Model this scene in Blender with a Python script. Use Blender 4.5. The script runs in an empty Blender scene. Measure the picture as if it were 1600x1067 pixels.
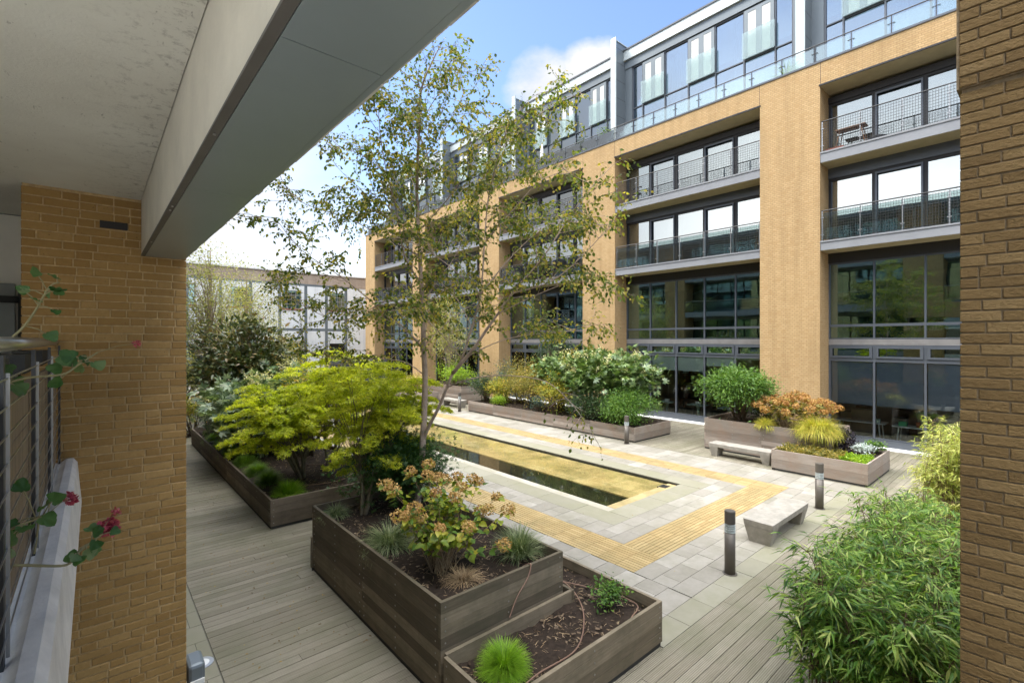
import bpy, math, random
import numpy as np
from mathutils import Vector, Matrix
R = random.Random(7); NR = np.random.RandomState(11)
S = bpy.context.scene; C = S.collection
PI = math.pi
# ------------------------------------------------------------------ mesh helpers
ORG = {}
def org(p):
    while p is not None and p.parent is not None: p = p.parent
    return Vector(p.location) if p is not None else Vector((0,0,0))
class MB:
    def __init__(s): s.v=[]; s.f=[]; s.m=[]; s.cur=0
    def face(s, pts):
        b=len(s.v); s.v+= [tuple(p) for p in pts]; s.f.append(tuple(range(b,b+len(pts)))); s.m.append(s.cur)
    def box(s,x0,y0,z0,x1,y1,z1):
        if x0>x1:x0,x1=x1,x0
        if y0>y1:y0,y1=y1,y0
        if z0>z1:z0,z1=z1,z0
        b=len(s.v)
        s.v+=[(x0,y0,z0),(x1,y0,z0),(x1,y1,z0),(x0,y1,z0),(x0,y0,z1),(x1,y0,z1),(x1,y1,z1),(x0,y1,z1)]
        for q in ((3,2,1,0),(4,5,6,7),(0,1,5,4),(1,2,6,5),(2,3,7,6),(3,0,4,7)):
            s.f.append(tuple(b+i for i in q)); s.m.append(s.cur)
        return s
    def hexa(s,lo,hi):      # lo, hi: 4 points each counter-clockwise seen from above
        b=len(s.v); s.v+=[tuple(p) for p in lo]+[tuple(p) for p in hi]
        for q in ((3,2,1,0),(4,5,6,7),(0,1,5,4),(1,2,6,5),(2,3,7,6),(3,0,4,7)):
            s.f.append(tuple(b+i for i in q)); s.m.append(s.cur)
    def tube(s,pts,rad,n=6,cap=True):
        pts=[Vector(p) for p in pts]
        if not hasattr(rad,'__len__'): rad=[rad]*len(pts)
        prev=None; b0=len(s.v)
        for i,p in enumerate(pts):
            d=(pts[min(i+1,len(pts)-1)]-pts[max(i-1,0)])
            if d.length<1e-9: d=Vector((0,0,1))
            d.normalize()
            if prev is None:
                a=Vector((0,0,1)) if abs(d.z)<.9 else Vector((1,0,0)); u=d.cross(a).normalized()
            else:
                u=(prev-d*prev.dot(d))
                u=u.normalized() if u.length>1e-6 else d.orthogonal().normalized()
            prev=u; w=d.cross(u)
            for k in range(n):
                t=2*PI*k/n; q=p+(u*math.cos(t)+w*math.sin(t))*rad[i]; s.v.append(tuple(q))
        for i in range(len(pts)-1):
            for k in range(n):
                a=b0+i*n+k; b=b0+i*n+(k+1)%n
                s.f.append((a,b,b+n,a+n)); s.m.append(s.cur)
        if cap:
            s.f.append(tuple(b0+k for k in reversed(range(n)))); s.m.append(s.cur)
            e=b0+(len(pts)-1)*n; s.f.append(tuple(e+k for k in range(n))); s.m.append(s.cur)
        return s
    def lathe(s,c,prof,n=20):
        b=len(s.v)
        for r,z in prof:
            for k in range(n):
                t=2*PI*k/n; s.v.append((c[0]+r*math.cos(t),c[1]+r*math.sin(t),c[2]+z))
        for i in range(len(prof)-1):
            for k in range(n):
                a=b+i*n+k; d=b+i*n+(k+1)%n; s.f.append((a,d,d+n,a+n)); s.m.append(s.cur)
        s.f.append(tuple(b+k for k in reversed(range(n)))); s.m.append(s.cur)
        e=b+(len(prof)-1)*n; s.f.append(tuple(e+k for k in range(n))); s.m.append(s.cur)
        return s
    def build(s,name,mat,parent=None,smooth=False,bevel=0):
        me=bpy.data.meshes.new(name)
        o3=org(parent)
        v=[(x-o3.x,y-o3.y,z-o3.z) for x,y,z in s.v] if parent is not None else s.v
        me.from_pydata(v,[],s.f)
        mats=mat if isinstance(mat,(list,tuple)) else [mat]
        for m in mats: me.materials.append(m)
        if len(mats)>1: me.polygons.foreach_set('material_index',s.m)
        if smooth: me.polygons.foreach_set('use_smooth',[True]*len(me.polygons))
        me.update()
        o=bpy.data.objects.new(name,me); C.objects.link(o); o.parent=parent
        if bevel:
            b=o.modifiers.new('bevel','BEVEL'); b.width=bevel; b.segments=2; b.limit_method='ANGLE'
        return o
def tag(o,label=None,cat=None,group=None,kind=None):
    if label: o['label']=label
    if cat: o['category']=cat
    if group: o['group']=group
    if kind: o['kind']=kind
    return o
def thing(name,label,cat,loc=(0,0,0),group=None):
    o=bpy.data.objects.new(name,None); o.empty_display_size=.2; C.objects.link(o); o.location=loc
    return tag(o,label,cat,group)
def copy_tree(o,parent=None):
    c=o.copy(); C.objects.link(c); c.parent=parent
    for ch in list(o.children): copy_tree(ch,c)
    return c
def struct(o): o['kind']='structure'; return o
# arrays of template leaves in one mesh
def leaf_mesh(name,tv,tf,pos,dirs,ups,sc,mat,parent=None,wj=None):
    pos=np.asarray(pos,float); n=len(pos)
    d=np.asarray(dirs,float); d/= (np.linalg.norm(d,axis=1)[:,None]+1e-9)
    u=np.asarray(ups,float); sd=np.cross(u,d); ln=np.linalg.norm(sd,axis=1)
    bad=ln<1e-4; sd[bad]=np.cross(d[bad],[0.3,1,.2]); sd/=np.linalg.norm(sd,axis=1)[:,None]
    u=np.cross(d,sd)
    tv=np.asarray(tv,float); sc=np.asarray(sc,float).reshape(-1,1,1)
    V=(tv[None,:,0:1]*d[:,None,:]+tv[None,:,1:2]*sd[:,None,:]+tv[None,:,2:3]*u[:,None,:])*sc+pos[:,None,:]
    o3=org(parent)
    V=V.reshape(-1,3)-np.array(o3)[None,:]
    k=len(tv); lt=np.array([len(f) for f in tf]); flat=np.concatenate([np.array(f) for f in tf])
    li=(flat[None,:]+ (np.arange(n)*k)[:,None]).reshape(-1)
    tot=np.tile(lt,n); st=np.concatenate([[0],np.cumsum(tot)[:-1]])
    me=bpy.data.meshes.new(name); me.vertices.add(len(V)); me.vertices.foreach_set('co',V.astype(np.float32).ravel())
    me.loops.add(len(li)); me.loops.foreach_set('vertex_index',li.astype(np.int32))
    me.polygons.add(len(tot)); me.polygons.foreach_set('loop_start',st.astype(np.int32)); me.polygons.foreach_set('loop_total',tot.astype(np.int32))
    me.materials.append(mat); me.update(calc_edges=True)
    o=bpy.data.objects.new(name,me); C.objects.link(o); o.parent=parent
    return o
def T_leaf(w,fold=.12,droop=.12):
    return ([(0,0,0),(.3,w*.45,fold*w),(.6,w*.42,fold*w-droop*.4),(1,0,-droop),(.6,-w*.42,fold*w-droop*.4),(.3,-w*.45,fold*w),(.3,0,-.02),(.6,0,-.04-droop*.4)],
            [(0,6,1),(1,6,7,2),(2,7,3),(0,5,6),(5,4,7,6),(4,3,7)])
def T_lance(w,droop=.25):
    return ([(0,0,0),(.35,w*.5,0),(1,0,-droop),(.35,-w*.5,0),(.4,0,-.03)],[(0,4,1),(1,4,2),(0,3,4),(3,2,4)])
def T_palm(lobes,spread,w,droop=.1,var=.35):
    v=[];f=[]
    for i in range(lobes):
        t=(i/(lobes-1)-.5)*spread; L=1-var*abs(t)/(spread/2)
        c,s=math.cos(t),math.sin(t); b=len(v)
        for x,y,z in ((0,0,0),(.5*L,w*.5,0),(L,0,-droop*L),(.5*L,-w*.5,0)):
            v.append((x*c-y*s,x*s+y*c,z))
        f.append((b,b+1,b+2,b+3))
    return v,f
def T_round(n=9,lobe=.12,cup=.12):
    v=[(0,0,0)];f=[]
    for i in range(n*2):
        t=-PI*.93+i*2*PI*.93/(n*2-1); r=.5*(1+ (lobe if i%2 else -lobe)+(.16 if i%6<3 else -.10))
        v.append((.42+r*math.cos(t)*1.0,r*math.sin(t),cup*(r*r)*(1 if i%4<2 else .3)))
    f=[(0,i,i+1) for i in range(1,n*2)]
    return v,f
def rnd3(n,s=1.0): return NR.normal(size=(n,3))*s
T_chip=([(-.5,-.25,0),(.5,-.2,.05),(.5,.2,0),(-.5,.25,.06)],[(0,1,2,3)])
def grass_mesh(name,base,ang,tilt,length,width,droop,mat,parent=None,seg=4):
    """curved ribbons"""
    n=len(base); base=np.asarray(base,float)
    o3=np.array(org(parent)); V=np.zeros((n,(seg+1)*2,3))
    h=np.stack([np.cos(ang),np.sin(ang),np.zeros(n)],1); sd=np.stack([-np.sin(ang),np.cos(ang),np.zeros(n)],1)
    p=base.copy(); th=np.array(tilt,float)   # angle from vertical
    for i in range(seg+1):
        t=i/seg; w=(width*(1-t**1.5)*.5+.0006)[:,None]
        V[:,2*i]=p-sd*w; V[:,2*i+1]=p+sd*w
        st=(length/seg)[:,None]
        p=p+(h*np.sin(th)[:,None]+np.array([0,0,1.])*np.cos(th)[:,None])*st
        th=th+droop/seg*(1+i*.6)
    V=V.reshape(-1,3)-o3
    k=(seg+1)*2; f=[]
    for i in range(seg): f.append((2*i,2*i+1,2*i+3,2*i+2))
    flat=np.array(f).ravel(); li=(flat[None]+(np.arange(n)*k)[:,None]).ravel(); tot=np.full(n*seg,4); st=np.arange(n*seg)*4
    me=bpy.data.meshes.new(name); me.vertices.add(len(V)); me.vertices.foreach_set('co',V.astype(np.float32).ravel())
    me.loops.add(len(li)); me.loops.foreach_set('vertex_index',li.astype(np.int32))
    me.polygons.add(len(tot)); me.polygons.foreach_set('loop_start',st.astype(np.int32)); me.polygons.foreach_set('loop_total',tot.astype(np.int32))
    me.materials.append(mat); me.update(calc_edges=True)
    o=bpy.data.objects.new(name,me); C.objects.link(o); o.parent=parent
    return o
# ------------------------------------------------------------------ materials
def newmat(n):
    m=bpy.data.materials.new(n); m.use_nodes=True; nt=m.node_tree; nt.nodes.clear()
    out=nt.nodes.new('ShaderNodeOutputMaterial'); return m,nt,out
def N(nt,t,**k):
    n=nt.nodes.new(t)
    for a,b in k.items(): setattr(n,a,b)
    return n
def lk(nt,a,b): nt.links.new(a,b)
def ramp(nt,fac,stops):
    r=N(nt,'ShaderNodeValToRGB'); e=r.color_ramp.elements
    while len(e)<len(stops): e.new(.5)
    for i,(p,c) in enumerate(stops): e[i].position=p; e[i].color=(c[0],c[1],c[2],1)
    lk(nt,fac,r.inputs[0]); return r.outputs[0]
def mixc(nt,f,a,b,mode='MIX'):
    m=N(nt,'ShaderNodeMix',data_type='RGBA',blend_type=mode)
    for s,v in ((m.inputs[0],f),(m.inputs[6],a),(m.inputs[7],b)):
        if hasattr(v,'is_output'): lk(nt,v,s)
        elif isinstance(v,(tuple,list)): s.default_value=(v[0],v[1],v[2],1)
        else: s.default_value=v
    return m.outputs[2]
def mth(nt,op,a,b=0,clamp=False):
    m=N(nt,'ShaderNodeMath',operation=op); m.use_clamp=clamp
    for i,v in enumerate((a,b)):
        if hasattr(v,'is_output'): lk(nt,v,m.inputs[i])
        else: m.inputs[i].default_value=v
    return m.outputs[0]
def posn(nt,scale=(1,1,1)):
    g=N(nt,'ShaderNodeNewGeometry'); mp=N(nt,'ShaderNodeMapping'); mp.inputs['Scale'].default_value=scale
    lk(nt,g.outputs['Position'],mp.inputs['Vector']); return mp.outputs[0],g
def noise(nt,vec,scale,detail=4,rough=.6):
    n=N(nt,'ShaderNodeTexNoise'); n.inputs['Scale'].default_value=scale; n.inputs['Detail'].default_value=detail; n.inputs['Roughness'].default_value=rough
    if vec is not None: lk(nt,vec,n.inputs['Vector'])
    return n.outputs['Fac']
def bump(nt,h,strength,dist=.01,nrm=None):
    b=N(nt,'ShaderNodeBump'); b.inputs['Strength'].default_value=strength; b.inputs['Distance'].default_value=dist
    lk(nt,h,b.inputs['Height'])
    if nrm is not None: lk(nt,nrm,b.inputs['Normal'])
    return b.outputs[0]
def principled(nt,out,col,rough=.7,spec=.4,metal=0,nrm=None):
    p=N(nt,'ShaderNodeBsdfPrincipled')
    for k,v in (('Base Color',col),('Roughness',rough),('Specular IOR Level',spec),('Metallic',metal)):
        if hasattr(v,'is_output'): lk(nt,v,p.inputs[k])
        elif isinstance(v,(tuple,list)): p.inputs[k].default_value=(v[0],v[1],v[2],1)
        else: p.inputs[k].default_value=v
    if nrm is not None: lk(nt,nrm,p.inputs['Normal'])
    if out is not None: lk(nt,p.outputs[0],out.inputs[0])
    return p
def M_plain(n,c,rough=.6,spec=.4,metal=0,var=.12,vs=3.0,bs=0,bsc=60,scale=(1,1,1)):
    m,nt,out=newmat(n); v,_=posn(nt,scale)
    f=noise(nt,v,vs,5,.65)
    c0=[x*(1-var) for x in c]; c1=[min(1,x*(1+var)) for x in c]
    col=ramp(nt,f,[(.3,c0),(.7,c1)])
    nr=None
    if bs: nr=bump(nt,noise(nt,v,bsc,3,.6),bs,.004)
    principled(nt,out,col,rough,spec,metal,nr); return m
def M_leaf(n,cols,trans=.3,rough=.5,ns=1.6,spec=.35,mixn=.45):
    m,nt,out=newmat(n); v,g=posn(nt)
    f=noise(nt,v,ns,3,.6)
    f2=mth(nt,'ADD',mth(nt,'MULTIPLY',g.outputs['Random Per Island'],1-mixn),mth(nt,'MULTIPLY',f,mixn))
    k=len(cols); col=ramp(nt,f2,[(.18+.64*i/(max(1,k-1)),c) for i,c in enumerate(cols)])
    p=principled(nt,None,col,rough,spec)
    t=N(nt,'ShaderNodeBsdfTranslucent'); tc=mixc(nt,1.0,col,(1.6,1.7,.7),'MULTIPLY'); lk(nt,tc,t.inputs[0])
    mx=N(nt,'ShaderNodeMixShader'); mx.inputs[0].default_value=trans; lk(nt,p.outputs[0],mx.inputs[1]); lk(nt,t.outputs[0],mx.inputs[2])
    lk(nt,mx.outputs[0],out.inputs[0]); return m
def wallcoord(nt):
    g=N(nt,'ShaderNodeNewGeometry'); sp=N(nt,'ShaderNodeSeparateXYZ'); lk(nt,g.outputs['Position'],sp.inputs[0])
    sn=N(nt,'ShaderNodeSeparateXYZ'); lk(nt,g.outputs['True Normal'],sn.inputs[0])
    f=mth(nt,'GREATER_THAN',mth(nt,'ABSOLUTE',sn.outputs[0]),.5)
    a=mth(nt,'ADD',mth(nt,'MULTIPLY',sp.outputs[1],f),mth(nt,'MULTIPLY',sp.outputs[0],mth(nt,'SUBTRACT',1,f)))
    cb=N(nt,'ShaderNodeCombineXYZ'); lk(nt,a,cb.inputs[0]); lk(nt,sp.outputs[2],cb.inputs[1]); return cb.outputs[0],g
def M_brick(n,c1,c2,mortar,dark):
    m,nt,out=newmat(n); v,g=wallcoord(nt)
    b=N(nt,'ShaderNodeTexBrick'); b.offset=.5; b.squash=1
    for k,x in (('Scale',1),('Mortar Size',.011),('Mortar Smooth',.3),('Bias',0),('Brick Width',.165),('Row Height',.075)): b.inputs[k].default_value=x
    b.inputs['Color1'].default_value=(*c1,1); b.inputs['Color2'].default_value=(*c2,1); b.inputs['Mortar'].default_value=(*mortar,1)
    lk(nt,v,b.inputs['Vector'])
    # tone of single bricks
    w=N(nt,'ShaderNodeTexWhiteNoise',noise_dimensions='2D')
    sp=N(nt,'ShaderNodeSeparateXYZ'); lk(nt,v,sp.inputs[0])
    cb=N(nt,'ShaderNodeCombineXYZ'); lk(nt,mth(nt,'FLOOR',mth(nt,'DIVIDE',sp.outputs[0],.165)),cb.inputs[0]); lk(nt,mth(nt,'FLOOR',mth(nt,'DIVIDE',sp.outputs[1],.075)),cb.inputs[1])
    lk(nt,cb.outputs[0],w.inputs[0])
    f=mth(nt,'MULTIPLY',mth(nt,'GREATER_THAN',w.outputs[0],.82),.5)
    col=mixc(nt,f,b.outputs[0],dark)
    vv,_=posn(nt); col=mixc(nt,mth(nt,'MULTIPLY',noise(nt,vv,.5,4),.55),col,[x*.8 for x in c1])
    col=mixc(nt,mth(nt,'MULTIPLY',noise(nt,vv,14,4),.3),col,[min(1,x*1.25) for x in c2])
    v3,_=posn(nt,(2.2,2.2,.18)); col=mixc(nt,ramp(nt,noise(nt,v3,1.4,5,.65),[(.45,(0,0,0)),(.75,(.45,)*3)]),col,[x*.55 for x in c1])
    h=mth(nt,'SUBTRACT',1,b.outputs['Fac'])
    nr=bump(nt,mth(nt,'ADD',h,mth(nt,'MULTIPLY',noise(nt,vv,60,3),.4)),.6,.006)
    principled(nt,out,col,.85,.2,0,nr); return m
def M_island(n,cols,rough=.8,spec=.25,bs=.5,bsc=45,ns=18,stretch=(1,1,1),pits=0,mixn=.35,dist=.004,stain=None):
    m,nt,out=newmat(n); v,g=posn(nt,stretch)
    f2=mth(nt,'ADD',mth(nt,'MULTIPLY',g.outputs['Random Per Island'],1-mixn),mth(nt,'MULTIPLY',noise(nt,v,ns,5,.65),mixn))
    k=len(cols); col=ramp(nt,f2,[(.15+.7*i/(max(1,k-1)),c) for i,c in enumerate(cols)])
    if stain:
        v0,_=posn(nt); sf=ramp(nt,noise(nt,v0,stain[1],5,.7),[(.42,(0,0,0)),(.68,(stain[2],)*3)]); col=mixc(nt,sf,col,stain[0])
    h=noise(nt,v,bsc,4,.7)
    if pits:
        vo=N(nt,'ShaderNodeTexVoronoi'); vo.inputs['Scale'].default_value=pits; lk(nt,v,vo.inputs['Vector'])
        pt=mth(nt,'LESS_THAN',mth(nt,'ADD',vo.outputs['Distance'],mth(nt,'MULTIPLY',h,.4)),.27); col=mixc(nt,mth(nt,'MULTIPLY',pt,.6),col,(.06,.045,.03))
        h=mth(nt,'SUBTRACT',h,mth(nt,'MULTIPLY',pt,.6))
    nr=bump(nt,h,bs,dist); principled(nt,out,col,rough,spec,0,nr); return m
def M_glass(n,tint,refl,rough=.0,gc=(.93,.97,.97)):
    m,nt,out=newmat(n)
    fr=N(nt,'ShaderNodeFresnel'); fr.inputs[0].default_value=1.5
    fac=mth(nt,'ADD',mth(nt,'MULTIPLY',fr.outputs[0],1.0),refl,True)
    v,_=posn(nt); gl=N(nt,'ShaderNodeBsdfGlossy'); gl.inputs['Roughness'].default_value=rough; gl.inputs[0].default_value=(*gc,1)
    lk(nt,bump(nt,noise(nt,v,.9,2,.4),.05,.04),gl.inputs['Normal'])
    t=N(nt,'ShaderNodeBsdfTransparent'); t.inputs[0].default_value=(*tint,1)
    mx=N(nt,'ShaderNodeMixShader'); lk(nt,fac,mx.inputs[0]); lk(nt,t.outputs[0],mx.inputs[1]); lk(nt,gl.outputs[0],mx.inputs[2]); lk(nt,mx.outputs[0],out.inputs[0]); return m
def M_wood(n,cols,along=(1.6,1.6,26),rough=.75,stain=None,bs=.5):
    return M_island(n,cols,rough,.3,bs,2.0,1.5,along,0,.5,.004,stain)
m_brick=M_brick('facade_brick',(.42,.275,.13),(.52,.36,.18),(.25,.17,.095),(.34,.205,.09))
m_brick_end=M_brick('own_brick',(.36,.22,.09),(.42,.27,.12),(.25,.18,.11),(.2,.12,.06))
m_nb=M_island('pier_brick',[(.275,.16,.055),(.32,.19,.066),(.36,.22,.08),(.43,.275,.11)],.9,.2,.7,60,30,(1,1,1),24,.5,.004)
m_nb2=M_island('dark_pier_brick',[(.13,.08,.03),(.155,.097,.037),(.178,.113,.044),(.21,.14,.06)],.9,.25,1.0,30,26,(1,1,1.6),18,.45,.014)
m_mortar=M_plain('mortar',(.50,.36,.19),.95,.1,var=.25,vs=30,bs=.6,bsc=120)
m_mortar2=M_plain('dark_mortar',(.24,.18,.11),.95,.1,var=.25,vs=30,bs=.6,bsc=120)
m_plaster=M_plain('soffit_plaster',(.74,.70,.60),.95,.1,var=.10,vs=2.2,bs=.7,bsc=55)
def M_soffit():
    m,nt,out=newmat('stained_plaster'); v,_=posn(nt)
    col=ramp(nt,noise(nt,v,1.6,5,.6),[(.3,(.74,.71,.62)),(.7,(.84,.82,.73))])
    v2,_=posn(nt,(1.2,.35,1)); sm=ramp(nt,noise(nt,v2,26,6,.75),[(.62,(0,0,0)),(.70,(.8,)*3)]); msk=ramp(nt,noise(nt,v,2.3,3,.6),[(.38,(0,0,0)),(.58,(1,1,1))])
    sx=N(nt,'ShaderNodeSeparateXYZ'); lk(nt,v,sx.inputs[0]); cr=N(nt,'ShaderNodeMapRange'); lk(nt,sx.outputs[0],cr.inputs[0]); cr.inputs[1].default_value=-.1; cr.inputs[2].default_value=.3
    dm=mth(nt,'MULTIPLY',cr.outputs[0],ramp(nt,noise(nt,v,15,6,.8),[(.52,(0,0,0)),(.66,(.6,)*3)]))
    f=mth(nt,'MAXIMUM',mth(nt,'MULTIPLY',sm,msk),dm); col=mixc(nt,f,col,(.20,.165,.115))
    principled(nt,out,col,.95,.1,0,bump(nt,noise(nt,v,70,3),.5,.003)); return m
m_soffit=M_soffit()
m_fascia=M_plain('fascia_metal',(.35,.41,.44),.34,.5,.45,.05,1.2,.05,30)
m_gap=M_plain('shadow_gap',(.03,.03,.028),.8)
m_conc=M_plain('coping_concrete',(.70,.68,.64),.9,.2,var=.16,vs=5,bs=.5,bsc=80)
m_bench=M_plain('bench_concrete',(.27,.25,.215),.8,.3,var=.22,vs=6,bs=.35,bsc=70)
m_frame=M_plain('window_frame_grey',(.085,.095,.11),.45,.5,.2,.06)
m_frame_d=M_plain('dark_frame',(.022,.02,.02),.5,.4,0,.1)
m_panel=M_plain('zinc_panel',(.155,.18,.195),.45,.5,.35,.07,.8)
m_panel_l=M_plain('pale_metal_trim',(.50,.545,.54),.4,.5,.25,.05)
m_slab=M_plain('balcony_slab_grey',(.235,.24,.25),.6,.4,.1,.07,1.5)
m_under=M_plain('balcony_underside',(.48,.42,.28),.9,.1,var=.08)
m_louvre=M_plain('louvre_band',(.30,.285,.27),.6,.4)
m_steel=M_plain('stainless_steel',(.42,.42,.41),.3,.5,.8,.05)
m_dsteel=M_plain('dark_railing_steel',(.05,.05,.05),.45,.5,.5,.05)
m_white=M_plain('white_paint',(.78,.78,.75),.7,.3,var=.05,vs=2)
m_whitebrick=M_brick('white_painted_brick',(.80,.81,.80),(.88,.89,.88),(.68,.69,.68),(.74,.74,.74))
m_redbrick=M_brick('old_brown_brick',(.36,.28,.21),(.45,.35,.27),(.36,.31,.26),(.25,.18,.14))
m_curtain=M_plain('curtain_cloth',(.66,.66,.62),.9,.1,var=.05)
m_blind=M_plain('pale_blind',(.80,.86,.82),.9,.1,var=.03)
m_blind2=M_plain('blue_grey_blind',(.24,.27,.36),.8,.1,var=.05)
m_int=M_plain('room_dark',(.42,.34,.26),.9,.1,var=.3,vs=1)
m_intf=M_plain('room_floor',(.30,.24,.18),.5,.4,var=.2,vs=2)
m_intc=M_plain('room_ceiling',(.7,.68,.63),.9,.1)
m_glass0=M_glass('cafe_glass',(.94,.98,.96),.02)
m_glass1=M_glass('tinted_glass',(.5,.64,.62),.27,0,(.72,.95,.98))
m_glass2=M_glass('sky_reflecting_glass',(.42,.48,.47),.40)
m_glass3=M_glass('upper_glass',(.66,.72,.72),.22)
m_glassp=M_glass('penthouse_glass',(.5,.6,.66),.26,0,(.82,.92,1.0))
m_glassb=M_glass('balustrade_glass',(.80,.88,.86),.13,.03)
def M_jul():
    m,nt,out=newmat('frosted_juliet_glass'); d=N(nt,'ShaderNodeBsdfDiffuse'); d.inputs[0].default_value=(.50,.60,.60,1); t=N(nt,'ShaderNodeBsdfTransparent'); t.inputs[0].default_value=(.88,.95,.93,1)
    g=N(nt,'ShaderNodeBsdfGlossy'); g.inputs['Roughness'].default_value=.05; a=N(nt,'ShaderNodeMixShader'); a.inputs[0].default_value=.26; lk(nt,t.outputs[0],a.inputs[1]); lk(nt,d.outputs[0],a.inputs[2])
    b=N(nt,'ShaderNodeMixShader'); b.inputs[0].default_value=.08; lk(nt,a.outputs[0],b.inputs[1]); lk(nt,g.outputs[0],b.inputs[2]); lk(nt,b.outputs[0],out.inputs[0]); return m
m_jul=M_jul()
m_frost=M_plain('frosted_glass',(.62,.72,.70),.25,.5,0,.03)
m_wood_d=M_wood('dark_planter_boards',[(.055,.043,.028),(.105,.083,.055),(.17,.136,.09),(.26,.21,.145)],stain=((.06,.06,.035),2.5,.5))
m_wood_g=M_wood('grey_planter_boards',[(.10,.082,.065),(.175,.148,.122),(.25,.215,.18),(.35,.30,.255)],stain=((.22,.13,.08),1.7,.45))
m_wood_m=M_wood('brown_planter_boards',[(.07,.052,.036),(.12,.092,.065),(.18,.145,.105),(.25,.20,.15)],stain=((.06,.05,.035),2.0,.45))
m_bolt=M_plain('bolt_heads',(.30,.28,.25),.4,.5,.6)
def M_deck():
    m,nt,out=newmat('deck_boards'); v,g=posn(nt,(1.2,40,1)); v0,_=posn(nt)
    f=mth(nt,'ADD',mth(nt,'MULTIPLY',g.outputs['Random Per Island'],.26),mth(nt,'MULTIPLY',noise(nt,v,1.6,5,.7),.74))
    col=ramp(nt,f,[(.2,(.135,.117,.082)),(.42,(.205,.181,.133)),(.62,(.275,.247,.188)),(.85,(.365,.333,.265))])
    st=ramp(nt,noise(nt,v0,.8,5,.7),[(.42,(0,0,0)),(.66,(.55,)*3)]); col=mixc(nt,st,col,(.13,.135,.075))
    wv=N(nt,'ShaderNodeTexWave',wave_type='BANDS',bands_direction='Y',wave_profile='SIN'); wv.inputs['Scale'].default_value=14.0; wv.inputs['Distortion'].default_value=.0
    lk(nt,v0,wv.inputs['Vector'])
    col=mixc(nt,mth(nt,'MULTIPLY',ramp(nt,wv.outputs['Fac'],[(.0,(1,1,1)),(.4,(0,0,0))]),.6),col,(.075,.065,.045))
    nr=bump(nt,mth(nt,'ADD',wv.outputs['Fac'],noise(nt,v,3,4)),.5,.004)
    principled(nt,out,col,.75,.3,0,nr); return m
m_deck=M_deck()
m_slabs=M_island('granite_slabs',[(.205,.188,.155),(.25,.23,.195),(.29,.268,.23),(.34,.317,.275)],.75,.3,.3,90,9,(1,1,1),0,.5,.002,((.17,.16,.115),.9,.7))
m_slabs_g=M_island('green_stained_slabs',[(.20,.19,.14),(.235,.22,.165),(.27,.255,.20)],.8,.3,.3,90,5,(1,1,1),0,.5,.002,((.19,.185,.11),1.2,.6))
m_yel=M_island('ribbed_yellow_pavers',[(.28,.195,.085),(.34,.245,.11),(.40,.295,.145)],.8,.3,.3,90,7,(1,1,1),0,.5,.002,((.20,.165,.08),1.1,.6))
m_poolst=M_island('pool_sandstone',[(.30,.215,.095),(.41,.31,.155),(.53,.43,.25)],.7,.3,.3,30,2.2,(1,1,1),0,.75,.003,((.13,.12,.045),1.3,.75))
m_pooled=M_island('pool_edge_limestone',[(.27,.25,.20),(.38,.355,.30)],.7,.3,.3,60,6,(1,1,1),0,.6,.002,((.26,.24,.16),2.2,.6))
m_black=M_plain('channel_black',(.06,.062,.045),.6,.3,var=.4,vs=2.5)
m_ground=M_plain('ground',(.12,.11,.095),.95,.1,var=.15,vs=.4)
m_joint=M_plain('paving_joint',(.12,.115,.095),.95,.1,var=.2)
m_soil=M_plain('soil',(.030,.021,.015),.95,.2,var=.45,vs=14,bs=1.0,bsc=60)
m_mulch=M_island('mulch',[(.03,.02,.013),(.08,.055,.035),(.16,.115,.075),(.25,.19,.13)],.9,.2)
m_straw=M_island('dry_straw',[(.2,.13,.07),(.33,.23,.13),(.45,.34,.2)],.9,.2)
m_hose=M_plain('irrigation_hose',(.22,.13,.09),.6,.4)
m_bollard=M_plain('bollard_bronze',(.12,.105,.09),.45,.4,.3,.1)
m_bark=M_island('birch_bark',[(.40,.30,.235),(.46,.36,.29)],.8,.2,.4,40,6,(3,3,14),0,.9,.004,((.10,.075,.06),5,.5))
m_bark2=M_plain('brown_bark',(.13,.09,.06),.85,.2,var=.3,vs=14,bs=.5,bsc=50)
m_bark3=M_plain('maple_bark',(.16,.135,.085),.8,.2,var=.25,vs=14,bs=.4,bsc=50)
m_twig=M_plain('twig',(.14,.085,.055),.8,.2,var=.2)
L_birch=M_leaf('birch_leaves',[(.055,.085,.02),(.10,.14,.03),(.16,.195,.045),(.24,.24,.055),(.40,.31,.06)],.45,.5,.9,mixn=.25)
L_birch2=M_leaf('far_birch_leaves',[(.16,.17,.06),(.26,.27,.09),(.38,.37,.14),(.52,.42,.14)],.35,.5,.5)
L_maple=M_leaf('maple_leaves',[(.13,.19,.02),(.31,.36,.03),(.55,.54,.045),(.75,.69,.10)],.52,.5,1.1,mixn=.6)
L_maple_d=M_leaf('dark_maple_leaves',[(.02,.05,.015),(.035,.085,.02),(.06,.13,.03)],.3)
L_bamboo=M_leaf('bamboo_leaves',[(.025,.07,.012),(.06,.14,.022),(.125,.23,.035),(.23,.34,.06),(.46,.48,.17)],.32,.45,1.3)
L_bamboo_y=M_leaf('yellow_bamboo_leaves',[(.13,.17,.03),(.27,.31,.06),(.45,.45,.12),(.60,.56,.24)],.35,.45,1.3)
L_fat=M_leaf('fatsia_leaves',[(.035,.075,.022),(.075,.14,.035),(.15,.22,.07),(.33,.38,.17)],.2,.35,2,.6)
L_fat2=M_leaf('pale_fatsia_leaves',[(.05,.09,.04),(.12,.18,.085),(.27,.34,.19),(.48,.52,.33)],.2,.35,2,.6)
L_cream=M_leaf('cream_flowers',[(.50,.46,.24),(.68,.62,.36),(.80,.74,.50)],.25,.7,4)
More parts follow.
